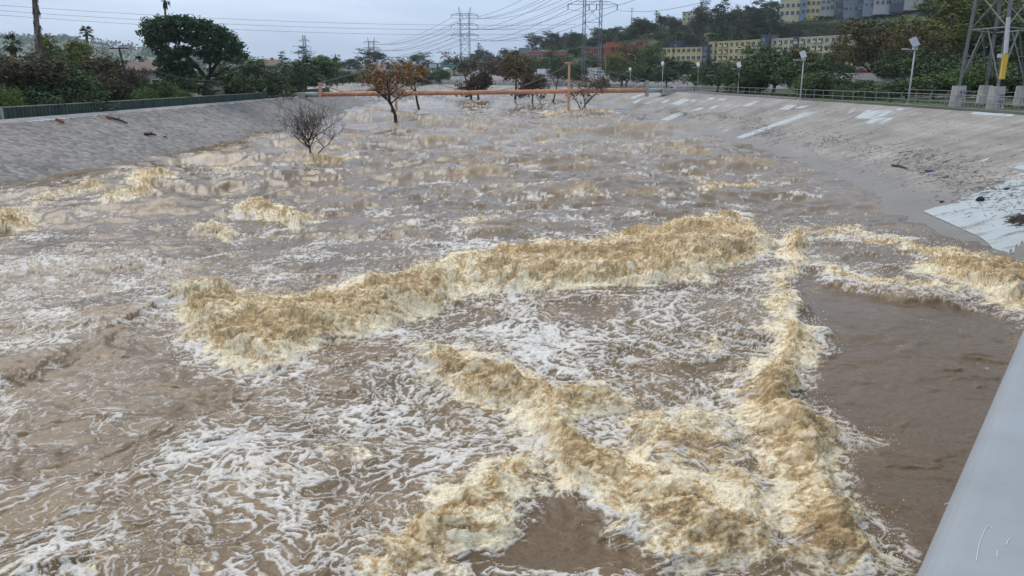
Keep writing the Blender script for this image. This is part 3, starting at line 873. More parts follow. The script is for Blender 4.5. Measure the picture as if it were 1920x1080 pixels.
PM = {'w': paint_mat('fresh_grey_paint', (.40, .43, .43), .30, .46), 'c': paint_mat('worn_cream_paint', (.43, .39, .33), .46, .66), 'g': paint_mat('worn_grey_paint', (.42, .41, .40), .42, .6)}
Zm = lambda X_, Y_: (1180 + X_ * .3854, 150 + Y_ * .3854)
PATCH = [('w', [(505, 283), (870, 152), (926, 152), (528, 293)]), ('w', [(1088, 188), (1160, 146), (1290, 148), (1205, 191)]), ('w', [(1140, 212), (1190, 185), (1290, 183), (1235, 217)]),
         ('c', [(1350, 178), (1390, 160), (1560, 160), (1540, 180)]), ('c', [(1350, 218), (1400, 196), (1480, 194), (1400, 219)]), ('w', [(1655, 168), (1680, 155), (1880, 168), (1860, 180)]),
         ('c', [(1480, 230), (1540, 200), (1640, 200), (1530, 242)]), ('c', [(1020, 325), (1100, 290), (1200, 280), (1060, 328)]), ('c', [(1180, 358), (1280, 305), (1370, 305), (1230, 360)]),
         ('c', [(1180, 420), (1290, 335), (1470, 328), (1360, 395)]), ('w', [(1690, 402), (1730, 382), (1760, 380), (1720, 400)]), ('w', [(140, 200), (230, 160), (285, 158), (175, 205)]),
         ('w', [(200, 118), (260, 92), (300, 94), (240, 122)]), ('w', [(295, 105), (310, 95), (330, 95), (310, 108)]), ('w', [(60, 117), (140, 85), (175, 84), (90, 118)]), ('w', [(300, 148), (340, 134), (370, 136), (330, 150)]),
         ('w', [(375, 95), (395, 85), (420, 88), (400, 98)]), ('w', [(430, 100), (440, 90), (475, 92), (455, 102)]), ('w', [(385, 140), (420, 122), (435, 124), (405, 142)]), ('w', [(545, 128), (610, 103), (640, 101), (580, 130)]),
         ('w', [(720, 145), (770, 120), (820, 122), (770, 147)]), ('w', [(800, 138), (840, 126), (880, 126), (840, 140)]), ('c', [(560, 190), (660, 150), (740, 140), (640, 185)]), ('c', [(860, 220), (960, 180), (1040, 160), (930, 210)]),
         ('w', [(10, 112), (50, 95), (65, 95), (30, 115)]), ('w', [(0, 88), (60, 68), (75, 70), (20, 92)]), ('w', [(150, 110), (190, 95), (200, 98), (170, 112)]), ('c', [(1780, 205), (1810, 185), (1860, 185), (1830, 205)]),
         ('c', [(930, 160), (980, 135), (1010, 138), (960, 165)]), ('g', [(1060, 160), (1090, 140), (1110, 142), (1080, 165)]), ('w', [(1290, 148), (1310, 138), (1340, 140), (1320, 150)]), ('g', [(640, 170), (700, 145), (760, 138), (690, 168)]),
         ('w', [(1428, 640), (1650, 560), (1800, 500), (1925, 448)], [(1925, 800), (1840, 870), (1790, 865), (1760, 790)]), ('w', [(1840, 428), (1880, 412), (1930, 400), (1930, 445)]),
         ('w', [(460, 130), (490, 118), (505, 119), (480, 132)]), ('w', [(450, 255), (475, 243), (485, 245), (460, 257)]), ('g', [(90, 100), (130, 84), (140, 86), (105, 102)])]
for ip, pt in enumerate(PATCH):
    kind_, A_ = pt[0], pt[1]
    rp_ = random.Random(ip)
    if len(pt) == 3:      # big fresh patch down to the water: upper edge polyline, lower edge polyline
        up = [hit_bank(*Zm(*a)) for a in A_]; lowr = [hit_bank(*Zm(*a)) for a in pt[2]][::-1]
        n_, m_ = 60, 20
    else:
        c4 = [hit_bank(*Zm(*a)) for a in A_]
        up, lowr = [c4[1], c4[2]], [c4[0], c4[3]]
        n_, m_ = 30, 10
    up, lowr = np.array(up), np.array(lowr)
    G = []
    for i in range(n_):
        u = i / (n_ - 1)
        f_ = lambda P: np.array([np.interp(u, np.linspace(0, 1, len(P)), P[:, k_]) for k_ in (0, 1)])
        a, b = f_(up), f_(lowr); j0, j1 = rp_.uniform(0, .06), rp_.uniform(0, .06)
        if i % 3 == 0: ja, jb = j0, j1
        for j in range(m_):
            w = ja + (1 - ja - jb) * j / (m_ - 1); G.append(a * (1 - w) + b * w)
    G = np.array(G)
    yy, tt = G[:, 0], G[:, 1]
    xx = by_y(RE, yy) + (by_y(RC, yy) - by_y(RE, yy)) * tt
    zz = wz(yy) + (R_TOP - wz(yy)) * tt + .02 * gn(xx / 2.0, yy / 2.0, 80) + .012 + .0004 * ip
    o = link('paint_patch', np_mesh('paint_patch', np.c_[xx, yy, zz], grid_faces(n_, m_), True), PM[kind_], bankR)
# ------------------------------------------------------------------ vegetation
bark = mat('bark', (.060, .046, .034), .9, .3, 4, .4)
bark_grey = mat('grey_bark', (.14, .12, .10), .9, .3, 4, .4)
wet_bark = mat('wet_dark_bark', (.030, .022, .018), .75, .3, 5, .3)
twig_red = mat('red_brown_twigs', (.075, .042, .028), .85, .35, 3, 0)
twig_grey = mat('grey_brown_twigs', (.075, .060, .050), .85, .35, 3, 0)
LM = {
    'dark': leaf_mat('dark_evergreen_leaves', (.017, .034, .011), (.080, .125, .040)),
    'pine': leaf_mat('pine_needles', (.011, .032, .013), (.052, .105, .038), .01),
    'mid': leaf_mat('mid_green_leaves', (.023, .046, .012), (.100, .150, .044)),
    'bright': leaf_mat('fresh_green_leaves', (.028, .060, .012), (.110, .175, .040)),
    'euca': leaf_mat('grey_green_leaves', (.026, .036, .022), (.085, .105, .060)),
    'yellow': leaf_mat('yellow_green_leaves', (.058, .072, .013), (.215, .225, .042)),
    'autumn': leaf_mat('rusty_autumn_leaves', (.048, .038, .012), (.150, .112, .034), .015),
    'gold': leaf_mat('golden_autumn_leaves', (.150, .085, .026), (.340, .205, .060), .015),
    'brown': leaf_mat('brown_dry_leaves', (.038, .031, .016), (.120, .095, .050)),
    'red': leaf_mat('reddish_brown_twig_leaves', (.046, .026, .016), (.13, .072, .040), .01),
    'palm': leaf_mat('palm_fronds', (.020, .038, .012), (.085, .115, .035)),
}


def leaf_quads(C_, size, rs, up=0.3, aspect=1.6):
    """one small leaf-spray quad per centre"""
    n = len(C_)
    a = rs.normal(size=(n, 3)); a[:, 2] *= .7; a /= np.linalg.norm(a, axis=1)[:, None]
    r = rs.normal(size=(n, 3)); b = np.cross(a, r); b /= np.linalg.norm(b, axis=1)[:, None] + 1e-9
    s = size * rs.uniform(.6, 1.4, n)[:, None]
    a, b = a * s * aspect / 2, b * s / 2
    V = np.stack([C_ - a, C_ + b * .9 - a * .1, C_ + a, C_ - b * .9 + a * .1], 1)
    return V.reshape(-1, 3), np.arange(n * 4).reshape(-1, 4)


def crown_points(lobes, nclump, per, rs, spread, shell=.55, flat=1.0):
    """lobes: list of (x,y,z,rx,ry,rz); leaves gather in clumps near the lobe surface"""
    L = np.array(lobes, float); w = L[:, 3] * L[:, 4] + L[:, 3] * L[:, 5]; w /= w.sum()
    k = rs.choice(len(L), nclump, p=w)
    d = rs.normal(size=(nclump, 3)); d /= np.linalg.norm(d, axis=1)[:, None]
    rr = shell + (1.06 - shell) * rs.rand(nclump) ** .7
    c = L[k, :3] + d * L[k, 3:6] * rr[:, None]
    cs = spread * rs.uniform(.6, 1.5, nclump)
    P = np.repeat(c, per, 0) + rs.normal(size=(nclump * per, 3)) * np.repeat(cs, per)[:, None] * np.array([1, 1, .65 * flat])
    return P


def limb_tree(mb, base, tops, r0, rs, n=6, sub=2, sag=0.0):
    """tapered trunk that splits towards the given limb ends"""
    base = np.array(base, float); tops = np.array(tops, float)
    fork = base + (tops.mean(0) - base) * np.array([.35, .35, .38])
    mid = (base + fork) / 2 + np.r_[rs.normal(0, .05, 2) * np.linalg.norm(fork - base), 0]
    mb.tube([base - [0, 0, .25], mid, fork], [r0, r0 * .8, r0 * .65], n)
    for t in tops:
        m1 = fork * .55 + t * .45 + np.r_[rs.normal(0, .06, 2), .05] * np.linalg.norm(t - fork)
        mb.tube([fork, m1, t], [r0 * .5, r0 * .32, r0 * .12], 5)
        for _ in range(sub):
            e = m1 + (t - m1) * rs.uniform(.2, .8) + rs.normal(size=3) * np.linalg.norm(t - fork) * .25
            mb.tube([m1 * .6 + fork * .4, e], [r0 * .22, r0 * .07], 4)


PROTO = {}


def proto(kind, seed, hgt, lobes, nclump, per, spread, leaf, lm, trunk_r, shell=.55, tm=None, flat=1.0, crown_name='crown', aspect=1.6):
    rs = np.random.RandomState(seed)
    mb = MB(); tops = [l[:3] for l in lobes][:7]
    limb_tree(mb, (0, 0, 0), tops, trunk_r, rs)
    tme = mb.mesh('trunk', True); tme.materials.append(tm or bark)
    P = crown_points(lobes, int(nclump * 1.15), int(per * 1.75), rs, spread * .85, shell, flat)
    P = P[P[:, 2] > .1]
    V, Fc = leaf_quads(P, leaf * .62, rs, aspect=aspect)
    cme = np_mesh('crown', V, Fc); cme.materials.append(lm)
    # unit proportions measured from the crown itself
    ext = (np.percentile(V[:, 0], 98) - np.percentile(V[:, 0], 2) + np.percentile(V[:, 1], 98) - np.percentile(V[:, 1], 2)) / 2
    PROTO.setdefault(kind, []).append((tme, cme, np.percentile(V[:, 2], 99.5), ext))


def rl(seed, n, r, zlo, zhi, size, vz=.75):
    """random crown lobes"""
    rs = np.random.RandomState(seed); out = []
    for i in range(n):
        a = rs.uniform(0, 6.283); q = r * rs.uniform(.15, 1) ** .6; z = rs.uniform(zlo, zhi)
        s = size * rs.uniform(.7, 1.3); out.append((q * math.cos(a), q * math.sin(a), z, s, s, s * vz))
    return out


for sd in (1, 2, 3):
    proto('evergreen', sd, 10, rl(sd, 11, 2.8, 3.0, 7.6, 1.9), 150, 22, .42, .34, LM['dark'], .28)
for sd in (4, 5):
    proto('green', sd, 10, rl(sd, 10, 2.6, 3.2, 8.2, 1.8), 140, 22, .42, .34, LM['mid'], .25)
for sd in (6, 7):
    proto('euca', sd, 16, rl(sd, 12, 2.6, 6, 14.5, 1.7, .8), 130, 22, .45, .36, LM['euca'], .30, tm=bark_grey, shell=.4)
for sd in (8, 9):
    proto('autumn', sd, 10, rl(sd, 10, 3.0, 4.5, 8.4, 1.7), 130, 20, .42, .30, LM['autumn'], .20, shell=.4)
for sd in (10, 11):
    proto('bright', sd, 9, rl(sd, 9, 2.0, 2.4, 7.6, 1.5, .9), 130, 22, .40, .30, LM['bright'], .2)
for sd in (12, 13):
    proto('yellow', sd, 14, rl(sd, 13, 3.6, 4.0, 12.5, 2.2), 230, 24, .45, .32, LM['yellow'], .32, shell=.35, aspect=2.6)
for sd in (14, 15, 16):
    proto('shrub', sd, 3, rl(sd, 9, 1.7, .7, 2.1, 1.05, .8), 150, 22, .26, .19, LM['dark'], .10)
for sd in (17, 18):
    proto('green_shrub', sd, 3, rl(sd, 9, 1.7, .7, 2.1, 1.05, .8), 150, 22, .26, .18, LM['bright'], .10)
proto('cypress', 19, 12, [(0, 0, 2 + i * 1.5, 1.2 - .13 * i, 1.2 - .13 * i, 1.3) for i in range(7)], 140, 20, .28, .26, LM['dark'], .2)
for sd in (20, 21):
    proto('brown', sd, 7, rl(sd, 9, 2.4, 2.2, 5.6, 1.5), 110, 18, .45, .24, LM['brown'], .16, shell=.25, aspect=3.0)
for sd in (22, 23):
    proto('conifer', sd, 14, [(.25 * math.sin(i * 2.1), .25 * math.cos(i * 1.7), 3.0 + i * 1.25, 2.6 - .24 * i, 2.6 - .24 * i, .8) for i in range(9)], 170, 20, .36, .32, LM['pine'], .25, flat=.7)


def plant(kind, px, top, dist, width, label, cat='tree', group=None, name=None, idx=None, base_z=None, rs=random.Random(77)):
    """a tree whose foot stands on the ground at the bearing of pixel px, dist metres out; top and width in photo pixels"""
    x = (px - 960) / FPX * (dist * CP + (CAMZ - 5) * SP); z = land_z(x, dist) if base_z is None else base_z
    for _ in range(90):      # keep it behind the wall or railing that stands in front of it
        hw = .40 * width / FPX * dist
        if dist > 230 or not (by_y(LC_, dist) - 1.2 - hw < x < by_y(RC, dist) + 3.4 + hw): break
        dist += 1.0; x = (px - 960) / FPX * (dist * CP + (CAMZ - 5) * SP); z = land_z(x, dist) if base_z is None else base_z
    zt = at_y(px, top, dist)[2]
    v = PROTO[kind]; tme, cme, ph, pw_ = v[rs.randrange(len(v)) if idx is None else idx % len(v)]
    sz = max(.5, zt - z) / ph; sx = width / FPX * dist / pw_
    e = empty(name or kind + '_tree', (x, dist, z - .05), rs.uniform(0, 6.28), label, cat, group)
    e.scale = (sx, sx, sz)
    link('trunk', tme, None, e); link('crown', cme, None, e)
    return e


# ---- left bank
GL = 'trees behind the green wall'
plant('shrub', 20, 168, 70, 120, 'dark dense shrub behind the pale-patched end of the green wall', 'shrub', name='dark_shrub', idx=0)
plant('green_shrub', 8, 165, 64, 50, 'small bright green shrub against the pale-patched end of the green wall', 'shrub', name='green_shrub', idx=0)
plant('brown', 40, 100, 76, 130, 'bare purplish brown bush beside the tall palm trunk', 'bush', name='bare_bush', idx=0)
plant('evergreen', 95, 102, 78, 105, 'dark brown-green tree at the foot of the tall palm', name='dark_tree', idx=0)
plant('brown', 105, 118, 78, 70, 'thick brown leafless thicket right of the tall palm', 'bush', name='bare_bush', idx=1)
plant('evergreen', 140, 118, 80, 80, 'dark olive tree between the leafless thicket and the slim palm', name='dark_tree', idx=1)
plant('shrub', 110, 140, 72, 130, 'low dark hedge shrub under the leafless thicket', 'shrub', name='dark_shrub', idx=1)
plant('yellow', 135, 70, 105, 75, 'yellow-green tree leaning over the roofs beside the slim palm', name='yellow_green_tree', idx=0)
plant('bright', 100, 80, 110, 55, 'rounded green tree left of the yellow-green one', name='green_tree', idx=0)
plant('shrub', 158, 158, 74, 60, 'small green shrub left of the grey roof', 'shrub', name='dark_shrub', idx=2)
plant('bright', 178, 140, 92, 40, 'small citrus-green tree above the grey roof', name='green_tree', idx=1)
plant('brown', 210, 105, 96, 70, 'bare rusty tree behind the leaning power pole', name='bare_tree', idx=0)
plant('yellow', 205, 104, 112, 40, 'dull yellow tree behind the bare rusty one', name='yellow_green_tree', idx=1)
plant('brown', 215, 140, 82, 60, 'bare dark tree over the white car port', name='bare_tree', idx=1)
plant('brown', 255, 125, 96, 50, 'olive bare tree right of the leaning power pole', name='bare_tree', idx=1)
plant('shrub', 200, 172, 78, 80, 'olive ground shrub in front of the bare dark tree', 'shrub', name='olive_shrub', idx=0)
plant('green_shrub', 262, 165, 80, 60, 'leafy green shrub at the foot of the leaning power pole', 'shrub', name='green_shrub', idx=1)
plant('green_shrub', 300, 150, 84, 60, 'broad-leaved bright green shrub under the stone pine', 'shrub', name='green_shrub', idx=0)
plant('shrub', 325, 170, 82, 70, 'low dark shrub under the stone pine', 'shrub', name='dark_shrub', idx=1)
plant('evergreen', 355, 140, 92, 80, 'dark tree in the shade of the stone pine', name='dark_tree', idx=1)
plant('evergreen', 440, 118, 96, 85, 'dark glossy hedge tree behind the graffiti wall', name='hedge_tree', idx=2)
plant('green', 475, 106, 104, 85, 'olive green hedge tree right of the graffiti wall', name='hedge_tree', idx=0)
plant('evergreen', 500, 118, 116, 80, 'dark hedge tree left of the pines', name='hedge_tree', idx=0)
plant('shrub', 430, 150, 98, 80, 'dark clipped shrub right behind the graffiti wall', 'shrub', name='dark_shrub', idx=0)
plant('shrub', 490, 140, 112, 90, 'dark clipped shrub at the end of the green wall', 'shrub', name='dark_shrub', idx=2)
plant('conifer', 572, 88, 160, 55, 'tall dark pine above the pipe end', name='pine_tree', idx=0)
plant('conifer', 536, 98, 165, 35, 'shorter dark pine beside the tall pine', name='pine_tree', idx=1)
plant('evergreen', 545, 118, 140, 60, 'dark brown-green tree below the pines', name='dark_tree', idx=2)
plant('evergreen', 575, 125, 140, 60, 'dark round tree behind the pipe anchor post', name='dark_tree', idx=1)
plant('bright', 612, 104, 158, 55, 'fresh green tree at the river bend', name='green_tree', idx=0)
plant('bright', 598, 108, 164, 45, 'taller fresh green tree behind the one at the bend', name='green_tree', idx=1)
plant('green_shrub', 632, 138, 170, 28, 'pale green shrub at the water side of the bend', 'shrub', name='green_shrub', idx=1)
plant('green_shrub', 560, 155, 134, 40, 'leafy shrub behind the pipe end', 'shrub', name='green_shrub', idx=0)
# ---- far side, straight ahead
far = [('euca', 700, 91, 430, 48, 'tall eucalyptus with the distant pylon behind it'), ('euca', 668, 106, 440, 26, 'slim eucalyptus left of the tall one'), ('euca', 727, 110, 450, 28, 'rounded grey tree right of the tall eucalyptus'),
       ('euca', 650, 112, 470, 26, 'thin grey tree at the end of the white parapet'), ('euca', 632, 102, 260, 16, 'spindly tree over the fresh green ones'), ('conifer', 748, 108, 360, 26, 'dark pine left of the orange mast'), ('evergreen', 765, 112, 350, 30, 'dark bushy pine right of the orange mast'),
       ('euca', 788, 98, 480, 36, 'big pale domed eucalyptus beyond the freeway'), ('euca', 815, 113, 520, 24, 'small grey tree right of the domed eucalyptus'), ('euca', 806, 114, 500, 14, 'narrow grey tree beside the domed eucalyptus'),
       ('euca', 850, 107, 560, 40, 'spreading grey tree above the green road sign'), ('green', 880, 104, 560, 30, 'green tree right of the green road sign'), ('shrub', 690, 131, 330, 60, 'dark thicket above the far bank'), ('shrub', 655, 133, 340, 40, 'dark thicket below the white parapet'), ('shrub', 790, 139, 335, 40, 'low dark bushes on the far bank'), ('shrub', 828, 129, 330, 24, 'round dark bush below the green road sign'), ('shrub', 815, 134, 338, 30, 'low dark bush left of the round one'), ('shrub', 720, 134, 330, 50, 'dark bushes under the tall eucalyptus')]
for f in far: plant(*f, name='eucalyptus_tree' if f[0] == 'euca' else ('thicket' if f[0] == 'shrub' else 'far_tree'), cat='shrub' if f[0] == 'shrub' else 'tree')

# ---- right side, near
NR_ = [('evergreen', 1570, 92, 180, 70, 'dark tree hiding the end of the long yellow flats'), ('green', 1540, 100, 190, 60, 'green tree in front of the long yellow flats'), ('autumn', 1590, 70, 190, 60, 'rusty tree against the end of the long yellow flats'), ('evergreen', 1480, 92, 170, 70, 'dark crown in front of the stair towers'), ('evergreen', 1345, 128, 118, 70, 'dark shrubby tree beside the small round one'), ('evergreen', 1400, 112, 112, 105, 'big dark shrub tree behind the railing'), ('evergreen', 1450, 95, 112, 120, 'tallest of the dark shrub trees behind the railing'),
       ('green', 1425, 84, 135, 90, 'green crown showing above the dark shrub trees'), ('autumn', 1520, 88, 125, 90, 'brown-leaved tree between the light poles'), ('evergreen', 1500, 110, 108, 95, 'dark tree behind the small street light shrub'), ('shrub', 1545, 134, 98, 85, 'green dome shaped shrub behind the railing'), ('green_shrub', 1520, 138, 96, 60, 'bright green bush at the foot of the light pole'),
       ('green_shrub', 1395, 137, 108, 70, 'light green bush in front of the big dark shrub tree'), ('evergreen', 1302, 124, 150, 40, 'small round dark tree behind the light pole'), ('autumn', 1632, 38, 150, 125, 'rusty autumn tree with a bare slanting trunk'), ('autumn', 1680, 60, 160, 90, 'smaller rusty tree beside the slanting one'), ('yellow', 1765, -20, 150, 170, 'big feathery yellow-green willow towering over the footings'), ('autumn', 1716, 50, 135, 80, 'tawny tree in front of the yellow-green willow'),
       ('yellow', 1850, -30, 160, 170, 'yellow-green willow seen through the steel tower'), ('evergreen', 1900, 20, 140, 150, 'dark tree behind the steel tower'), ('evergreen', 1770, 90, 120, 130, 'dark tree under the yellow-green willow'), ('green_shrub', 1750, 135, 92, 90, 'leafy green bush left of the steel tower'), ('green_shrub', 1835, 115, 90, 100, 'big green bush between the tower footings'), ('shrub', 1700, 148, 92, 110, 'dark bramble behind the tall light pole'), ('shrub', 1605, 150, 100, 70, 'dark bramble below the slanting tree'), ('shrub', 1640, 165, 90, 80, 'low bramble in front of the parked cars'), ('shrub', 1900, 130, 88, 110, 'dark bush behind the far tower footing'), ('evergreen', 1690, 95, 140, 90, 'dark tree behind the tall light pole'), ('green_shrub', 1580, 158, 94, 40, 'small pale bush beside the dome shaped shrub')]
for f in NR_: plant(*f, name=('bush' if 'shrub' in f[0] else 'bank_tree'), cat='shrub' if 'shrub' in f[0] else 'tree')
# ---- right, around the pipe end and the freeway
MR = [('green', 1045, 104, 250, 42, 'round bright crown behind the orange mast'), ('evergreen', 1175, 112, 230, 60, 'dark palm-shaded tree by the fence'), ('evergreen', 1210, 128, 215, 60, 'dark tree over the pipe abutment'), ('bright', 1215, 84, 330, 45, 'light green tree in front of the pale flats'), ('yellow', 1150, 100, 320, 40, 'yellow-green tree in front of the orange flats'), ('green', 1110, 105, 330, 45, 'tree between the pylon legs'), ('evergreen', 1030, 90, 360, 40, 'dark tree left of the pylon'), ('green', 985, 105, 380, 60, 'tree in front of the low orange building'), ('green', 1085, 118, 300, 50, 'green tree below the pylon'), ('evergreen', 1270, 110, 260, 90, 'dark row of trees below the pale flats'), ('evergreen', 1315, 112, 260, 60, 'dark tree at the end of the row below the pale flats'), ('evergreen', 1370, 110, 250, 60, 'dark tree in front of the yellow flats'), ('brown', 925, 106, 420, 60, 'brown bare tree left of the low orange building'), ('autumn', 1180, 80, 340, 36, 'olive tree at the end of the orange flats'), ('evergreen', 1250, 125, 200, 50, 'dark hedge by the curving railing')]
for f in MR: plant(*f, name='roadside_tree')

# ---- wooded hillside: individuals of a few kinds
SKIP = [(1230, 78, 1330, 128), (1322, 76, 1436, 124), (1430, 66, 1560, 108), (1446, 0, 1700, 46), (1095, 80, 1210, 118), (955, 92, 1056, 112)]
hr = random.Random(4)
HK = [('evergreen', 'dark evergreen tree on the wooded hillside'), ('green', 'mid green tree on the wooded hillside'), ('euca', 'tall grey-green tree on the wooded hillside'), ('autumn', 'olive brown tree on the wooded hillside'), ('cypress', 'narrow dark cypress on the wooded hillside')]
nh = 0
for tries in range(2600):
    px, d = (hr.uniform(1420, 1780), hr.uniform(425, 492)) if tries % 5 < 2 else ((hr.uniform(890, 1230), hr.uniform(500, 660)) if tries % 5 == 2 else (hr.uniform(890, 1760), hr.uniform(390, 640)))
    if px < 1000 and d < 470: continue
    x = (px - 960) / FPX * d * CP; z = float(ground(x, d))
    if z < 6.5: continue
    ki = hr.choices(range(5), (44, 22, 18, 10, 3))[0]
    h = (hr.uniform(7, 13), hr.uniform(6, 11), hr.uniform(10, 17), hr.uniform(6, 10), hr.uniform(8, 13))[ki]
    if tries % 5 < 2: h *= .75
    ytop = 146 - (z + h - CAMZ) / d * FPX; ybot = 146 - (z - CAMZ) / d * FPX; wpx = (hr.uniform(26, 44), hr.uniform(22, 38), hr.uniform(18, 28), hr.uniform(20, 34), 9)[ki] * 480 / d
    bad = False
    for (x0, y0, x1, y1) in SKIP:
        bd = {78: 410, 76: 400, 66: 380, 0: 500, 80: 480, 92: 520}[y0]
        if px + wpx / 2 > x0 and px - wpx / 2 < x1 and d < bd + 45 and ytop < y1 - 8 and ybot > y0 - 4: bad = True
    if bad: continue
    plant(HK[ki][0], px, ytop, d, wpx, HK[ki][1], group='trees on the wooded hillside', name='hillside_tree', rs=hr)
    nh += 1
    if nh >= 285: break
# low brush between the trees: one mass
rs = np.random.RandomState(18)
bp_ = rs.uniform(880, 1800, 9000); bd0 = rs.uniform(390, 700, 9000)
bx = (bp_ - 960) / FPX * bd0 * CP; bz = ground(bx, bd0); ok = bz > 7; bx, bd0, bz = bx[ok][:2600], bd0[ok][:2600], bz[ok][:2600]
P = np.repeat(np.c_[bx, bd0, bz + .8], 9, 0) + rs.normal(size=(len(bx) * 9, 3)) * [1.5, 1.5, .8]
V, Fc = leaf_quads(P, 1.0, rs, aspect=1.3)
tag(link('hillside_brush', np_mesh('hillside_brush', V, Fc), LM['mid']), 'low green brush covering the hillside between the trees', 'brush', kind='stuff')
# tall skyline trees
for f in [('euca', 1308, -6, 430, 36, 'tall columnar eucalyptus on the skyline'), ('conifer', 1345, -8, 430, 40, 'tall dark conifer next to the columnar eucalyptus'), ('conifer', 1415, -8, 440, 46, 'spreading dark conifer left of the hilltop flats'), ('euca', 1372, 10, 440, 36, 'loose grey tree between the two conifers'), ('euca', 1000, 62, 640, 30, 'tall thin trees on the low end of the ridge'), ('conifer', 1440, 5, 455, 40, 'dark conifer against the hilltop flats'), ('cypress', 1045, 60, 600, 10, 'dark cypress on the low end of the ridge'), ('euca', 1030, 58, 620, 26, 'flat-topped tree beside the dark cypress'), ('euca', 905, 88, 640, 30, 'rounded tree at the foot of the ridge')]:
    plant(*f, name='skyline_tree')

# far woods on the distant hill: far too many to count
rs = np.random.RandomState(8)
nn = 420
ir, ic = rs.randint(4, 19, nn), rs.randint(0, 160, nn)
ctr = HV[ir, ic]
P = np.repeat(ctr, 16, 0) + rs.normal(size=(nn * 16, 3)) * [9, 9, 4.5] + [0, 0, 6]
ridge = HV[17, rs.randint(0, 160, 130)]
P = np.r_[P, np.repeat(ridge, 16, 0) + rs.normal(size=(130 * 16, 3)) * [9, 9, 6] + [0, 0, 8]]
V, Fc = leaf_quads(P, 7.0, rs, aspect=1.2)
tag(link('distant_woods', np_mesh('distant_woods', V, Fc), LM['dark']), 'hazy woods scattered over the distant hill', 'woods', kind='stuff')


# ---- stone pine: broad flat-topped umbrella crown on a leaning trunk
def stone_pine():
    D = 114.0
    b = at_z(385, 190, L_TOP - .1); k = D
    def w(px, py, dy=0): return at_y(px, py, D + dy)
    foot = np.array([(383 - 960) / FPX * (D * CP), D, L_TOP - .15])
    root = empty('stone_pine', foot, 0, 'huge umbrella-shaped stone pine with a dense dark green crown', 'tree')
    rs = np.random.RandomState(31)
    lob = []
    # (px, py, rx px, rz px)
    for (px, py, rx, rz) in [(282, 48, 15, 9), (300, 42, 18, 9), (325, 42, 24, 11), (352, 44, 24, 11), (378, 50, 22, 11), (400, 58, 22, 12), (420, 70, 20, 13), (438, 86, 17, 13), (448, 104, 12, 12), (278, 64, 13, 9), (290, 78, 17, 11), (310, 66, 24, 13), (340, 68, 28, 14), (372, 74, 28, 14), (402, 84, 24, 14), (300, 94, 18, 10), (318, 104, 18, 10), (345, 96, 18, 9), (306, 118, 14, 9), (330, 126, 16, 10), (352, 120, 14, 8), (430, 106, 14, 8), (380, 100, 12, 7), (330, 146, 14, 14), (310, 136, 16, 12), (350, 140, 16, 12), (318, 152, 14, 10), (345, 156, 16, 12), (405, 100, 14, 8), (395, 112, 10, 6)]:
        for dyv in (-3.4, -1.1, 1.1, 3.4):
            c = w(px, py, dyv); s = D / FPX * .8
            lob.append((*(c - foot), rx * s, 1.5, rz * s))
    P = crown_points(lob, 960, 30, rs, .30, .55)
    V, Fc = leaf_quads(P, .23, rs, aspect=2.0)
    link('crown', np_mesh('crown', V, Fc), LM['pine'], root)
    mb = MB()
    f = lambda px, py, dy_=0: tuple(w(px, py, dy_) - foot)
    mb.tube([(0, 0, -.3), f(385, 165), f(388, 150), f(395, 135)], [.55, .45, .40, .34], 8)
    mb.tube([f(388, 150), f(372, 128, -1), f(350, 105, -1), f(330, 80, -1)], [.32, .26, .18, .08], 6)
    mb.tube([f(395, 135), f(408, 118), f(425, 100), f(440, 92)], [.30, .22, .14, .06], 6)
    mb.tube([f(395, 135), f(392, 110, 1), f(385, 85, 1)], [.26, .18, .08], 6)
    mb.tube([f(388, 146), f(410, 138), f(435, 122)], [.18, .14, .06], 6)
    mb.tube([f(372, 128, -1), f(345, 118), f(315, 105), f(295, 95)], [.2, .15, .1, .05], 6)
    mb.tube([f(386, 142), f(415, 140, -1), f(450, 128, -1)], [.12, .09, .04], 5)
    mb.build('trunk', bark, root, True)


stone_pine()


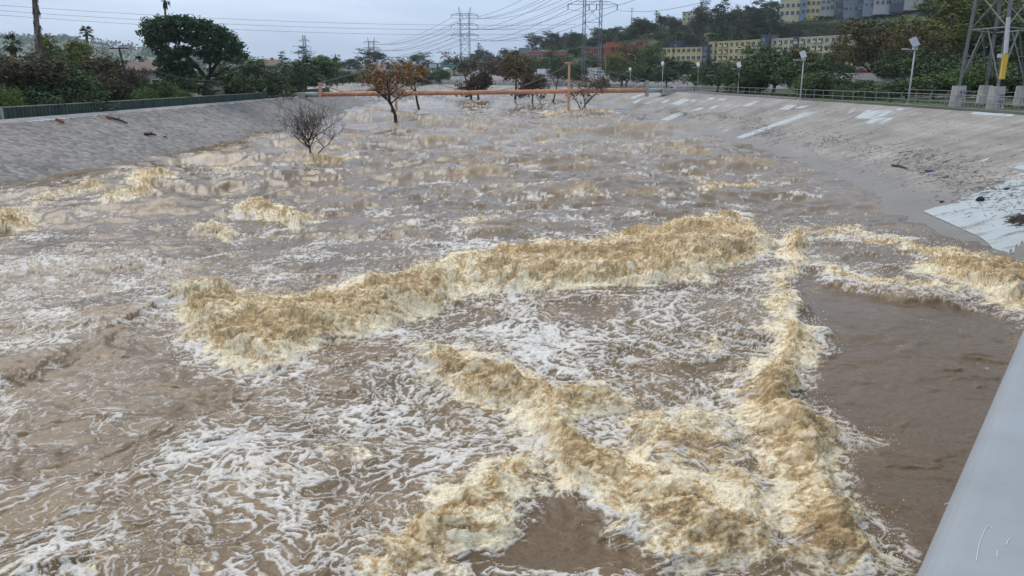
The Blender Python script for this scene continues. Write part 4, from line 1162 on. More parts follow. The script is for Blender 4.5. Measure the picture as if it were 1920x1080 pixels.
# ---- palms
def fan_palm(foot, h, lean, rt, label, fr=1.0, skirt=True, cat='palm', nf=34, seed=0, name='fan_palm', skirt_len=.3):
    root = empty(name, foot, 0, label, cat)
    rs = np.random.RandomState(seed)
    top = np.array([lean[0], lean[1], h])
    mb = MB(); pts = [top * t + np.array([0, 0, 0]) for t in np.linspace(-.01, 1, 9)]
    mb.tube(pts, [rt * (1.25 - .35 * i / 8) for i in range(9)], 8)
    mb.build('trunk', bark_grey, root, True)
    if skirt:
        mb = MB()
        for i in range(90):
            t = rs.uniform(1 - skirt_len, .985); a = rs.uniform(0, 6.283); p = top * t
            e = p + np.array([math.cos(a), math.sin(a), 0]) * rt * rs.uniform(1.3, 2.0) - [0, 0, rs.uniform(.4, .9)]
            mb.tube([p + np.array([math.cos(a), math.sin(a), 0]) * rt * .9, e], [.10, .02], 3, False)
        mb.build('dead_frond_skirt', mat('dead_fronds', (.09, .065, .04), .95, .3, 3), root)
    V, Fc = [], []
    for i in range(nf):
        a = rs.uniform(0, 6.283); el = math.radians(rs.uniform(-50, 80)); L = fr * rs.uniform(.75, 1.1)
        d = np.array([math.cos(a) * math.cos(el), math.sin(a) * math.cos(el), math.sin(el)])
        sdv = np.array([-math.sin(a), math.cos(a), 0]); c = top + d * L * .55
        nb = 9
        for j in range(nb):   # leaflets fanned round the end of the stalk
            th = (j / (nb - 1) - .5) * 2.6
            dj = d * math.cos(th) + sdv * math.sin(th)
            e = c + dj * L * .6 - np.array([0, 0, .16 * L * rs.uniform(.3, 1.3)]); wv = np.cross(dj, [0, 0, 1]); wv = wv / (np.linalg.norm(wv) + 1e-6) * .055 * fr
            n0 = len(V); V += [c - wv * .3, c + dj * L * .3 + wv, e, c + dj * L * .3 - wv]; Fc.append([n0, n0 + 1, n0 + 2, n0 + 3])
        n0 = len(V); s2 = sdv * .03; V += [top - s2, top + s2, c + s2, c - s2]; Fc.append([n0, n0 + 1, n0 + 2, n0 + 3])
    link('fronds', np_mesh('fronds', np.array(V), np.array(Fc)), LM['palm'], root)
    return root


def foot_left(px, D): return ((px - 960) / FPX * D * CP, D, L_TOP - .15)


fp = foot_left(74, 84); tp_ = at_y(60, -60, 84) - np.array(fp)
fan_palm(fp, tp_[2], (tp_[0], 0), .24, 'tall palm trunk with a ragged dead skirt, rising out of sight', 1.6, True, seed=1, skirt_len=.62)
fp = foot_left(24, 100); tp_ = at_y(22, 82, 100) - np.array(fp)
fan_palm(fp, tp_[2], (tp_[0], 0), .22, 'short fan palm left of the tall palm trunk', 1.35, seed=2)
fp = foot_left(166, 120); tp_ = at_y(162, 60, 120) - np.array(fp)
fan_palm(fp, tp_[2], (tp_[0], 0), .22, 'slim fan palm standing beside the yellow-green tree', 1.1, False, seed=3)
fp = foot_left(311, 150); tp_ = at_y(309, 0, 150) - np.array(fp)
fan_palm(fp, tp_[2], (tp_[0], 0), .22, 'very tall fan palm rising behind the stone pine', 1.2, True, seed=4, skirt_len=.06)
fp = foot_left(262, 150); tp_ = at_y(262, 114, 150) - np.array(fp)
fan_palm(fp, tp_[2], (tp_[0], 0), .2, 'low fan palm beyond the roofs left of the stone pine', 1.0, False, seed=5)
for px_, ty, D_, sd, lb in [(898, 84, 620, 6, 'lone tiny palm on the skyline at the foot of the ridge'), (1225, 24, 540, 7, 'tiny palm on the hilltop skyline'), (1590, 42, 330, 8, 'thin palm below the hilltop flats')][:2]:
    x = (px_ - 960) / FPX * D_ * CP; z = float(ground(x, D_)); tz = at_y(px_, ty, D_)[2]
    fan_palm((x, D_, z - .2), tz - z, (0, 0), .3, lb, 2.0, False, nf=20, seed=sd)


# date palm by the pipe
def date_palm(foot, h, L, label, seed):
    root = empty('date_palm', foot, 0, label, 'palm'); rs = np.random.RandomState(seed)
    MB().tube([(0, 0, -.2), (0, 0, h * .5), (0, 0, h)], [.35, .32, .36], 8).build('trunk', bark, root, True)
    V, Fc = [], []
    for i in range(46):
        a = rs.uniform(0, 6.283); el = rs.uniform(-.3, 1.35); Lf = L * rs.uniform(.8, 1.1)
        hd = np.array([math.cos(a), math.sin(a), 0]); sdv = np.array([-math.sin(a), math.cos(a), 0])
        for j in range(14):
            t = (j + 1) / 14; p = np.array([0, 0, h]) + hd * Lf * t * math.cos(el * (1 - .5 * t)) + np.array([0, 0, Lf * (math.sin(el) * t - .75 * t * t)])
            for s_ in (-1, 1):
                e = p + (sdv * s_ * .45 + hd * .3 - np.array([0, 0, .18])) * (1.1 - .6 * t); n0 = len(V)
                V += [p - hd * .05, p + hd * .05, e]; Fc.append([n0, n0 + 1, n0 + 2])
    link('fronds', np_mesh('fronds', np.array(V), np.array(Fc)), LM['palm'], root)


x_ = (1166 - 960) / FPX * 215 * CP
date_palm((x_, 215, 4.4), 3.2, 3.4, 'bushy date palm behind the fence near the pipe end', 5)


# ---- trees standing in the flood
def branch_tree(name, label, base, trunk_pts, r0, seeds, twig_mat, spread, levels=4, leaves=None, n_main=7, up=.35, length=2.4, droop=0.0, extra_stems=()):
    """trunk polyline, then recursive branching; twigs are one mesh, leaves another"""
    root = empty(name, base, 0, label, 'tree', 'trees standing in the flood water')
    rs = np.random.RandomState(seeds)
    tb, tw = MB(), MB(); tips = []
    tp_ = [np.array(p, float) for p in trunk_pts]
    rad_ = [r0 * (1 - .5 * i / (len(tp_) - 1)) for i in range(len(tp_))]
    tb.tube([tp_[0] - [0, 0, 1.0]] + tp_, [r0 * 1.1] + rad_, 7)

    def grow(p, d, L, r, lev):
        d = d / np.linalg.norm(d); q = p; pts = [p]
        nseg = 3
        for i in range(nseg):
            d = d + rs.normal(0, .16, 3) + np.array([0, 0, up * .18 - droop * (4 - lev) * .12]); d /= np.linalg.norm(d)
            q = q + d * L / nseg; pts.append(q)
        tgt = tb if lev >= levels - 1 else tw
        tgt.tube(pts, [r * (1 - .55 * i / nseg) for i in range(nseg + 1)], 5 if lev > 1 else 3, False)
        if lev <= 1: tips.extend(pts[1:])
        if lev > 0:
            for i in range(rs.randint(3, 6)):
                k_ = rs.randint(1, nseg + 1); a = rs.normal(size=3); a -= d * (a @ d); a /= np.linalg.norm(a)
                nd = d * rs.uniform(.55, 1.0) + a * spread * rs.uniform(.5, 1.1) + np.array([0, 0, up * .4 * rs.rand()])
                grow(pts[k_], nd, L * rs.uniform(.55, .78), max(r * .5, .012), lev - 1)
    for i in range(n_main):
        k_ = rs.randint(max(1, len(tp_) - 2), len(tp_)) if i else len(tp_) - 1
        a = 2 * math.pi * i / n_main + rs.uniform(-.4, .4)
        d = np.array([math.cos(a) * spread, math.sin(a) * spread, rs.uniform(.35, 1.1)])
        grow(tp_[k_], d, length * rs.uniform(.7, 1.1), r0 * .42, levels - 1)
    for (pts, L) in extra_stems:
        pts = [np.array(p, float) for p in pts]
        tb.tube([pts[0] - [0, 0, .8]] + pts, [r0 * .6] + [r0 * .55 * (1 - .5 * i / len(pts)) for i in range(len(pts))], 6)
        for i in range(4):
            a = rs.uniform(0, 6.28); grow(pts[-1], np.array([math.cos(a) * spread, math.sin(a) * spread, rs.uniform(.3, 1)]), L, r0 * .3, levels - 2)
    tb.build('trunk', wet_bark, root, True); tw.build('twigs', twig_mat, root)
    if leaves:
        T = np.array(tips)
        for (lm_, frac, zmin, zmax, size, jit) in leaves:
            s = T[(T[:, 2] > zmin) & (T[:, 2] < zmax)]
            if not len(s): continue
            s = s[rs.rand(len(s)) < frac]; s = s + rs.normal(0, jit, s.shape)
            V_, F_ = leaf_quads(s, size, rs, aspect=2.8); link('leaves', np_mesh('leaves', V_, F_), LM[lm_], root)
    return root


def in_river(px, py):
    x, y = at_water(px, py); return np.array([x, y, float(wz(y))])


def rel(b, pts):   # photo pixels -> offsets from the foot, in the foot's own vertical plane
    return [tuple(at_y(px, py, b[1] + dy_) - b) for (px, py, dy_) in pts]


b = in_river(584, 303)
branch_tree('bare_tree', 'small bare leafless tree standing alone near the cobble bank', b, rel(b, [(584, 303, 0), (583, 292, 0), (581, 278, .2), (578, 264, .2)]), .11, 5, twig_grey, 1.0, 4, None, 12, .7, 2.1, extra_stems=[(rel(b, [(588, 302, .1), (598, 286, .3), (608, 276, .4)]), 1.5)])
b = in_river(743, 234)
branch_tree('flooded_tree', 'leaning black-trunked tree with golden top leaves in front of the pipe', b, rel(b, [(743, 234, 0), (741, 215, 0), (733, 195, 0), (728, 180, .3)]), .27, 8, twig_red, .95, 4, [('gold', .5, 4.2, 20, .16, .35), ('brown', .2, -1, 4.6, .12, .3)], 8, .45, 2.7, .25, extra_stems=[(rel(b, [(735, 200, .3), (722, 180, .5), (705, 168, .8)]), 2.1), (rel(b, [(731, 185, .3), (727, 165, .5), (725, 148, .3)]), 2.0)])
b = in_river(786, 207)
branch_tree('flooded_tree', 'slim tree with a golden tip behind the leaning black-trunked one', b, rel(b, [(786, 207, 0), (782, 190, 0), (779, 172, 0), (777, 150, 0)]), .25, 11, twig_red, .8, 4, [('gold', .9, 6.0, 20, .34, .35), ('brown', .3, -1, 6, .2, .3)], 6, .45, 2.3, .2)
b = in_river(897, 183); b[1] = 215; b[0] = (897 - 960) / FPX * 215 * CP; b[2] = float(wz(215))
branch_tree('flooded_tree', 'dense round reddish brown tree behind the pipe', b, rel(b, [(897, 184, 0), (895, 172, 0), (897, 160, 0)]), .3, 14, twig_red, 1.0, 4, [('red', 1.0, 1.0, 20, .34, .45)], 9, .25, 2.7, .1)
b2 = np.array([(880 - 960) / FPX * 220 * CP, 220, float(wz(220))])
branch_tree('flooded_tree', 'gaunt dark tree with bare leaning limbs left of the round reddish one', b2, rel(b2, [(884, 184, 0), (882, 165, 0), (872, 145, 0), (868, 132, 0)]), .24, 15, twig_red, .9, 4, [('red', .5, 2, 20, .3, .3)], 6, .4, 3.2, .1)
b = np.array([(967 - 960) / FPX * 205 * CP, 205, float(wz(205))])
branch_tree('flooded_tree', 'tall dark-trunked tree with a rusty rounded crown behind the pipe', b, rel(b, [(966, 187, 0), (967, 170, 0), (968, 150, 0), (971, 140, 0)]), .32, 17, twig_red, .95, 4, [('autumn', .95, 5.0, 20, .36, .5), ('red', .4, 2, 20, .3, .5)], 8, .4, 3.1, .05)
b = np.array([(998 - 960) / FPX * 188 * CP, 188, float(wz(188))])
branch_tree('flooded_tree', 'low spreading tree with rust-red twigs and splayed trunks', b, rel(b, [(998, 192, 0), (999, 180, 0), (1000, 168, 0)]), .2, 19, twig_red, 1.1, 4, [('red', .9, .8, 20, .30, .35)], 8, .2, 2.9, .1, extra_stems=[(rel(b, [(1014, 194, .2), (1008, 184, .2), (1002, 172, .2)]), 2.4)])
b = np.array([(1037 - 960) / FPX * 182 * CP, 182, float(wz(182))])
branch_tree('flooded_tree', 'thin grey broken tree left of the orange mast', b, rel(b, [(1036, 194, 0), (1041, 175, 0), (1044, 160, 0), (1046, 150, 0)]), .18, 23, twig_grey, .85, 4, None, 7, .5, 2.6, .1)
b = in_river(1090, 207)
branch_tree('flooded_tree', 'forked bare tree with drooping reddish twigs right of the orange mast', b, rel(b, [(1089, 208, 0), (1098, 195, 0), (1110, 182, 0), (1122, 172, 0)]), .2, 29, twig_red, .95, 4, [('brown', .35, 1, 20, .2, .3)], 7, .4, 2.7, .3, extra_stems=[(rel(b, [(1097, 196, .2), (1094, 178, .3), (1085, 160, .4)]), 2.4), (rel(b, [(1088, 204, .2), (1082, 190, .3), (1076, 182, .4)]), 1.8)])
# ------------------------------------------------------------------ pipeline across the river
orange = mat('salmon_pipe_paint', (.50, .225, .125), .55, .18, .9, .1, col2=(.56, .26, .15), detail=8)
orange2 = mat('faded_orange_paint', (.52, .31, .19), .6, .15, 1.2)
grey_paint = mat('grey_green_paint', (.30, .33, .33), .55, .12, 1.0)
steel = mat('galvanised_steel', (.33, .34, .35), .5, .12, 2.0, metal=.4)
dark_steel = mat('weathered_tower_steel', (.150, .155, .155), .6, .2, 1.0, metal=.3)
far_steel = mat('pylon_steel', (.16, .175, .19), .6, .15, .5, metal=.2)
conc = mat('cast_concrete', (.34, .33, .315), .85, .2, 1.1, .15, detail=9)
black = mat('black_rubber', (.02, .02, .02), .8, .2, 4)

PA, PB = at_y(572, 177.5, 146), at_y(1243, 169.0, 152)
pdir = (PB - PA) / np.linalg.norm(PB - PA)
PLEN = float(np.linalg.norm(PB - PA))
pipe = empty('pipeline', PA, 0, 'long salmon-orange pipe spanning the river on two masts with grey ends', 'pipe')


def pp(px):   # distance along the pipe seen at a pixel column
    t = np.linspace(0, 1, 2000)[:, None]; P = PA + (PB - PA) * t
    c = P - [0, 0, CAMZ]; sx = 960 + FPX * c[:, 0] / (c[:, 1] * CP - c[:, 2] * SP)
    return float(np.interp(px, sx, t[:, 0]) * PLEN)


g0, g1 = pp(601), pp(1213)
o = MB().tube([pdir * g0, pdir * (g0 + g1) / 2, pdir * g1], .40, 16).build('span', orange, pipe, True)
for a_, b_ in ((0, g0 - .02), (g1 + .02, PLEN)):
    MB().tube([pdir * a_, pdir * b_], .44, 16).build('end_section', grey_paint, pipe, True)
nj = 26
for i in range(nj):
    s = g0 + (g1 - g0) * (i + .5) / nj
    MB().tube([pdir * (s - .07), pdir * (s + .07)], .435, 16).build('joint_band', orange2, pipe, True)
tops = []
for px_, ty, by_ in ((743, 121, 214), (1066, 119, 206)):
    s = pp(px_); c = pdir * s; Yw = PA[1] + c[1]
    ztop = at_y(px_, ty, Yw)[2] - PA[2]; zb = -PA[2] - 1.5 + float(wz(Yw))
    m_ = MB().tube([(c[0], c[1] - .55, zb), (c[0], c[1] - .55, ztop)], [.26, .21], 10)
    m_.box((c[0], c[1] - .55, ztop + .12), (1.7, .7, .24)); m_.box((c[0], c[1], -.46), (1.1, 1.7, .12))
    m_.build('mast', orange2, pipe, False); tops.append(np.array([c[0], c[1] - .55, ztop + .2]))
anch = []
for px_, ty, sgn in ((601, 155, 1), (1213, 151, -1)):
    s = pp(px_); c = pdir * s; zt_ = at_y(px_, ty, PA[1] + c[1])[2] - PA[2]
    a_ = MB().box((c[0], c[1], zt_ / 2 + .2), (.55, .55, zt_ - .4 + .1)); e = pdir * (s + sgn * 4.2)
    a_.bar((c[0], c[1], zt_ - .2), (e[0], e[1], .42), .16); a_.box((c[0], c[1] , .0), (.6, 1.0, .98))
    a_.build('anchor_post', orange2 if sgn > 0 else conc, pipe); anch.append(np.array([c[0], c[1], zt_]))
for s_ in (-.5, .5):
    pts = [anch[0] + [0, s_, 0], tops[0] + [0, s_, 0]]
    for i in range(1, 20):
        t = i / 20; p = tops[0] * (1 - t) + tops[1] * t; p[2] = .55 + (tops[0][2] - .55) * (2 * t - 1) ** 2; pts.append(p + [0, s_, 0])
    pts += [tops[1] + [0, s_, 0], anch[1] + [0, s_, 0]]
    MB().tube(pts, .035, 4).build('suspension_cable', dark_steel, pipe)
for i in range(1, 12):
    t = i / 12; p = tops[0] * (1 - t) + tops[1] * t; zc = .55 + (tops[0][2] - .55) * (2 * t - 1) ** 2
    MB().tube([(p[0], p[1] + .5, .3), (p[0], p[1] + .5, zc)], .02, 4).build('hanger', dark_steel, pipe)

# abutments
ab = empty('pipe_abutment', (PB[0] + 2.4, PB[1], 4.3), 0, 'stepped pale concrete abutment at the grey pipe end below the railing', 'abutment')
MB().box((0, 0, .15), (5.2, 3.4, 1.1)).build('block', conc, ab)
MB().box((4.2, -1.0, -.2), (4.0, 3.0, .9)).box((1.4, .4, .9), (3.0, 2.0, .5)).build('step', conc, ab)
ab = empty('pipe_abutment', (PA[0] - 1.6, PA[1], 3.5), 0, 'pale concrete abutment at the grey pipe end beside the green wall', 'abutment')
MB().prism([(-1.8, -1.3, -1), (1.7, -1.3, -1), (1.7, -1.3, .9), (.2, -1.3, .9), (-1.8, -1.3, -.2)], (0, 0, 0), (0, 2.6, 0)).build('block', conc, ab)

# ------------------------------------------------------------------ green panel wall, left bank
gpan = mat('green_painted_panel', (.030, .058, .044), .6, .25, 2.0, obvar=.25)
gpale = mat('pale_overpaint', (.30, .33, .32), .7, .15, 2.0)
cap_m = mat('weathered_cap', (.20, .19, .15), .8, .2, 1.5)


def panel_wall(label, pts, h, step, name='panel_wall', pale=()):
    P = resample(pts, int(sum(math.dist(a[:2], b_[:2]) for a, b_ in zip(pts[:-1], pts[1:])) / step) + 1)
    z = np.interp(np.linspace(0, 1, len(P)), np.linspace(0, 1, len(pts)), [p[2] for p in pts])
    root = empty(name, (P[0][0], P[0][1], z[0]), 0, label, 'wall')
    o0 = np.array([P[0][0], P[0][1], z[0]])
    sh = MB()
    w = step * .5
    # ribbed sheet panel, profile like sheet piling
    prof = [(-w * .98, 0), (-w * .8, .09), (-w * .1, .09), (0, 0), (w * .98, 0), (w * .98, -.04), (-w * .98, -.04)]
    sh.prism([(x_, -y_, -.3) for x_, y_ in prof], (0, 0, 0), (0, 0, h + .3))
    me_g = sh.mesh('panel'); me_g.materials.append(gpan); me_p = me_g.copy(); me_p.materials.clear(); me_p.materials.append(gpale)
    for i in range(len(P) - 1):
        a, b_ = P[i], P[i + 1]; c = (a + b_) / 2; rz = math.atan2(b_[1] - a[1], b_[0] - a[0])
        q = link('panel', me_p if i in pale else me_g, None, root, (c[0] - o0[0], c[1] - o0[1], (z[i] + z[i + 1]) / 2 - o0[2])); q.rotation_euler = (0, 0, rz)
    cap = MB()
    cap.tube([(p[0] - o0[0], p[1] - o0[1], zz_ - o0[2] + h + .03) for p, zz_ in zip(P[::6], z[::6])] + [(P[-1][0] - o0[0], P[-1][1] - o0[1], z[-1] - o0[2] + h + .03)], .07, 5)
    cap.build('cap_rail', cap_m, root)
    return root


ya = np.linspace(50, 127, 20)
panel_wall('long low dark green ribbed wall along the top of the cobble bank', [(by_y(LC_, y_) - .7, y_, L_TOP) for y_ in ya], .86, .52, pale=(18, 19, 22, 23, 26))
panel_wall('raised end of the green wall stepping round the pipe', [(by_y(LC_, 127.3) - .7, 127.3, L_TOP + .25), (by_y(LC_, 131) - 1.3, 131, L_TOP + .9), (by_y(LC_, 138) - 3.6, 138, L_TOP + 1.0), (by_y(LC_, 143) - 2.6, 143, L_TOP + .9), (by_y(LC_, 146) - 4.4, 146, L_TOP + .5)], .9, .6)
panel_wall('green wall bending away beyond the pipe', [(by_y(LC_, y_) - .7, y_, L_TOP) for y_ in np.linspace(156, 195, 8)], 1.0, .8)


def graffiti_mat():
    m = mat('graffiti_wall_paint', (.35, .33, .30), .8, .2, 1.4)
    t = m.node_tree; p = t.nodes['Principled BSDF']; c = t.nodes.new('ShaderNodeTexCoord')
    n = t.nodes.new('ShaderNodeTexNoise'); n.inputs['Scale'].default_value = 1.1; n.inputs['Detail'].default_value = 4; n.inputs['Distortion'].default_value = 1.5
    t.links.new(c.outputs['Object'], n.inputs['Vector'])
    r = t.nodes.new('ShaderNodeValToRGB'); r.color_ramp.interpolation = 'CONSTANT'
    cols = [(.30, (.42, .38, .32)), (.42, (.10, .22, .22)), (.48, (.40, .36, .31)), (.55, (.33, .09, .045)), (.60, (.10, .06, .05)), (.64, (.45, .42, .37))]
    r.color_ramp.elements[0].position = 0; r.color_ramp.elements[0].color = (.24, .17, .13, 1); r.color_ramp.elements[1].position = cols[0][0]; r.color_ramp.elements[1].color = (*cols[0][1], 1)
    for q_, cc in cols[1:]:
        e_ = r.color_ramp.elements.new(q_); e_.color = (*cc, 1)
    t.links.new(n.outputs['Fac'], r.inputs['Fac']); t.links.new(r.outputs['Color'], p.inputs['Base Color']); return m


gw0, gw1 = at_y(394, 186, 114), at_y(462, 184, 128)
gr = empty('graffiti_wall', (gw0[0], gw0[1], L_TOP - .1), math.atan2(gw1[1] - gw0[1], gw1[0] - gw0[0]), 'low block wall covered in red, teal and white graffiti behind the green wall', 'wall')
gl = math.dist(gw0[:2], gw1[:2])
for i in range(5):
    MB().box((gl * (i + .5) / 5, 0, .95), (gl / 5 - .03, .2, 2.1)).build('wall_panel', graffiti_mat(), gr)
MB().box((gl / 2, 0, 2.06), (gl, .26, .1)).build('coping', conc, gr)

# ------------------------------------------------------------------ right bank railing
rail_m = mat('grey_rail_paint', (.20, .20, .20), .55, .15, 2)


def railing(name, label, pts, h, step, rails=(1.0, .52, .12), r=.032):
    n = max(2, int(sum(math.dist(a[:2], b_[:2]) for a, b_ in zip(pts[:-1], pts[1:])) / step) + 1)
    P = resample([p[:2] for p in pts], n); Lc = np.r_[0, np.cumsum([math.dist(a[:2], b_[:2]) for a, b_ in zip(pts[:-1], pts[1:])])]
    z = np.interp(np.linspace(0, Lc[-1], n), Lc, [p[2] for p in pts])
    o0 = np.array([P[0][0], P[0][1], z[0]]); root = empty(name, o0, 0, label, 'railing')
    pm = MB().tube([(0, 0, -.1), (0, 0, h)], r * 1.15, 6).mesh('post'); pm.materials.append(rail_m)
    for p, zz_ in zip(P, z): link('post', pm, None, root, (p[0] - o0[0], p[1] - o0[1], zz_ - o0[2]))
    for f_ in rails:
        MB().tube([(p[0] - o0[0], p[1] - o0[1], zz_ - o0[2] + h * f_) for p, zz_ in zip(P, z)], r, 6).build('rail', rail_m, root)
    return root


railing('railing', 'long grey pipe railing along the top of the concrete bank', [(by_y(RC, y_) + .9, y_, R_TOP) for y_ in np.linspace(18, 146, 40)], 1.15, 2.3)
railing('railing', 'taller curved railing above the pipe abutment', [(PB[0] - .6, PB[1] + 2.5, 4.6), (PB[0] + 3.4, PB[1] + 3, 4.9), (PB[0] + 7.5, PB[1] - 1, 4.7), (PB[0] + 8.5, PB[1] - 9, 4.5), (PB[0] + 7.0, PB[1] - 22, 4.5)], 1.5, 2.0, (1.0, .66, .33))
railing('fence', 'plain fence behind the grass verge', [(by_y(RC, y_) + 9.4, y_, R_TOP) for y_ in np.linspace(30, 112, 20)], 1.25, 2.8, (1.0, .5), .03)
railing('fence', 'low fence along the water beyond the pipe', [(by_y(RC, y_) + 1.0, y_, R_TOP) for y_ in np.linspace(160, 205, 12)], 1.2, 2.6, (1.0, .5), .04)


# ------------------------------------------------------------------ solar street lights
lamp_white = mat('pale_lamp_paint', (.48, .50, .50), .5, .08, 1.5)
panel_blue = mat('solar_panel_glass', (.22, .24, .27), .2, .15, 6)


def light_pole(px, base_y, top_y, D, label):
    x = (px - 960) / FPX * (D * CP + 2.4 * SP); z = land_z(x, D); h = at_y(px, top_y + 6, D)[2] - z
    root = empty('street_light', (x, D, z), 0, label, 'street light', 'solar street lights along the path')
    MB().tube([(0, 0, -.1), (0, 0, h * .5), (0, 0, h - .5)], [.085, .07, .055], 8).build('pole', lamp_white, root, True)
    MB().box((0, 0, .06), (.36, .36, .12)).build('base_plate', conc, root)
    M_ = Matrix.Rotation(math.radians(38), 3, 'X') @ Matrix.Rotation(math.radians(-28), 3, 'Y')
    pn = MB().box((-.12, 0, h + .05), (.62, 1.2, .06), M=M_).build('solar_panel', panel_blue, root)
    MB().box((0, 0, h - .42), (.36, .28, .40)).build('battery_box', lamp_white, root)
    MB().tube([(0, 0, h - .62), (-.75, -.1, h - .56)], .035, 6).box((-.95, -.12, h - .55), (.5, .2, .09)).build('lamp_arm', lamp_white, root)


for a in [(1702, 196, 74, 73, 'tall solar street light with a white pole near the steel tower'), (1500, 188, 97, 92, 'solar street light beside the bright green bush'), (1383, 179, 116, 124, 'solar street light in front of the big dark shrub trees'), (1307, 168, 115, 156, 'solar street light beside the small round dark tree'), (1241, 163, 113, 178, 'solar street light at the curve of the railing'), (1181, 165, 124, 205, 'solar street light beyond the pipe end by the date palm')]:
    light_pole(*a)

# ------------------------------------------------------------------ big steel tower on concrete footings
F1, F2, F3 = (at_z(1793, 206, R_TOP + .05), at_z(1863, 211, R_TOP + .05), at_z(1912, 200, R_TOP + .05))
fu = lambda px, D: np.array([(px - 960) / FPX * (D * CP + 2.5 * SP), D, R_TOP + .05])
F1, F2, F3 = fu(1793, 67.5), fu(1864, 62.8), fu(1913, 67.0); F4 = F1 + F3 - F2
ct = (F1 + F3) / 2; ct[2] = R_TOP
tw_ = empty('steel_tower', ct, 0, 'heavy lattice steel tower standing on graffitied concrete footings by the railing', 'pylon')
foots = [F - ct for F in (F1, F2, F3, F4)]
footm = mat('footing_concrete', (.36, .345, .325), .85, .22, 1.4, .2, detail=9)
tagm = mat('black_spray_paint', (.035, .035, .04), .6, .2, 3)
Hf, Ht = 1.85, 30.0
for i, f in enumerate(foots):
    fm = MB().tube([(f[0], f[1], -.5), (f[0], f[1], Hf * .55), (f[0], f[1], Hf)], [.66, .60, .55], 8).build('footing', footm, tw_)
    if i < 3:   # sprayed tags on the camera side
        rr_ = random.Random(40 + i); tg = MB()
        strokes = {0: [[(-.28, 1.35), (-.10, 1.45), (-.02, 1.32), (-.2, 1.2), (-.02, 1.08), (-.2, 1.0)], [(.1, 1.5), (.3, 1.1)], [(.34, .5), (.2, .3), (.34, .2)]],
                   1: [[(-.3, 1.2), (-.1, 1.25), (-.1, .9)], [(.0, 1.25), (.16, 1.2), (.1, 1.0), (.3, 1.3), (.34, 1.0)], [(-.25, .75), (.0, .8), (-.12, .3)], [(.1, .8), (.3, .7), (.15, .5), (.05, .7), (.12, .25)]],
                   2: [[(-.2, 1.5), (-.05, 1.2), (.1, 1.55)], [(-.05, 1.2), (-.1, .9)], [(-.3, .6), (-.15, .9), (-.05, .4)]]}[i]
        for st in strokes:
            tg.tube([(f[0] + a_ * .9, f[1] - .605 - .0 * b_, b_) for a_, b_ in st], .028, 4)
        tg.build('graffiti', tagm, fm)
top_in = [f * .62 for f in foots]


def leg_pt(i, h):
    t = (h - Hf) / (Ht - Hf); p = foots[i] * (1 - t) + foots[i] * .55 * t; return (p[0], p[1], h)


for i in range(4):
    MB().tube([leg_pt(i, Hf - .05), leg_pt(i, 4.2), leg_pt(i, Ht)], [.13, .17, .13], 4).build('leg', dark_steel, tw_)
lv = [Hf + .3, 6.3, 9.4, 12.8, 16.6, 21, 25.5, 30]
for k_ in range(1, len(lv)):
    ring = MB()
    for i in range(4): ring.bar(leg_pt(i, lv[k_]), leg_pt((i + 1) % 4, lv[k_]), .10)
    ring.build('horizontal_ring', dark_steel, tw_)
    for i in range(4):
        a_, b_, c_, d_ = leg_pt(i, lv[k_ - 1]), leg_pt((i + 1) % 4, lv[k_]), leg_pt((i + 1) % 4, lv[k_ - 1]), leg_pt(i, lv[k_])
        br = MB(); mid = tuple((np.array(d_) + np.array(b_)) / 2)
        if k_ == 1: br.bar(a_, mid, .09); br.bar(c_, mid, .09)
        else: br.bar(a_, b_, .075); br.bar(c_, d_, .075)
        q_ = (np.array(a_) + np.array(mid)) / 2; br.bar(tuple((np.array(a_) + np.array(d_)) / 2), tuple(q_), .05)
        br.build('bracing', dark_steel, tw_)
f = foots[1]
MB().tube([(f[0] + .05, f[1] - .22, 4.3), leg_pt(1, 7.0)], .16, 8).build('cable_conduit', mat('pale_conduit', (.42, .42, .42), .6, .1, 2), tw_)
MB().box((f[0] + .02, f[1] - .3, 3.35), (.34, .2, 1.9)).build('yellow_marker', mat('yellow_marker_paint', (.62, .42, .06), .6, .1, 3), tw_)
MB().box((f[0] - .42, f[1] - .3, 4.15), (.28, .16, .3)).build('white_box', lamp_white, tw_)


# ------------------------------------------------------------------ power pylons along the freeway
def lattice(mb, a, b_, w, nseg, t):
    """square lattice column between two points"""
    a, b_ = np.array(a, float), np.array(b_, float); o_ = [(-w, -w), (w, -w), (w, w), (-w, w)]
    for x_, y_ in o_: mb.bar(a + [x_, y_, 0], b_ + [x_ * .8, y_ * .8, 0], t)
    for i in range(nseg):
        p, q_ = a + (b_ - a) * i / nseg, a + (b_ - a) * (i + 1) / nseg
        for j in range(4):
            u_, v_ = o_[j], o_[(j + 1) % 4]
            mb.bar(p + [u_[0], u_[1], 0], q_ + [v_[0] * .9, v_[1] * .9, 0], t * .6)


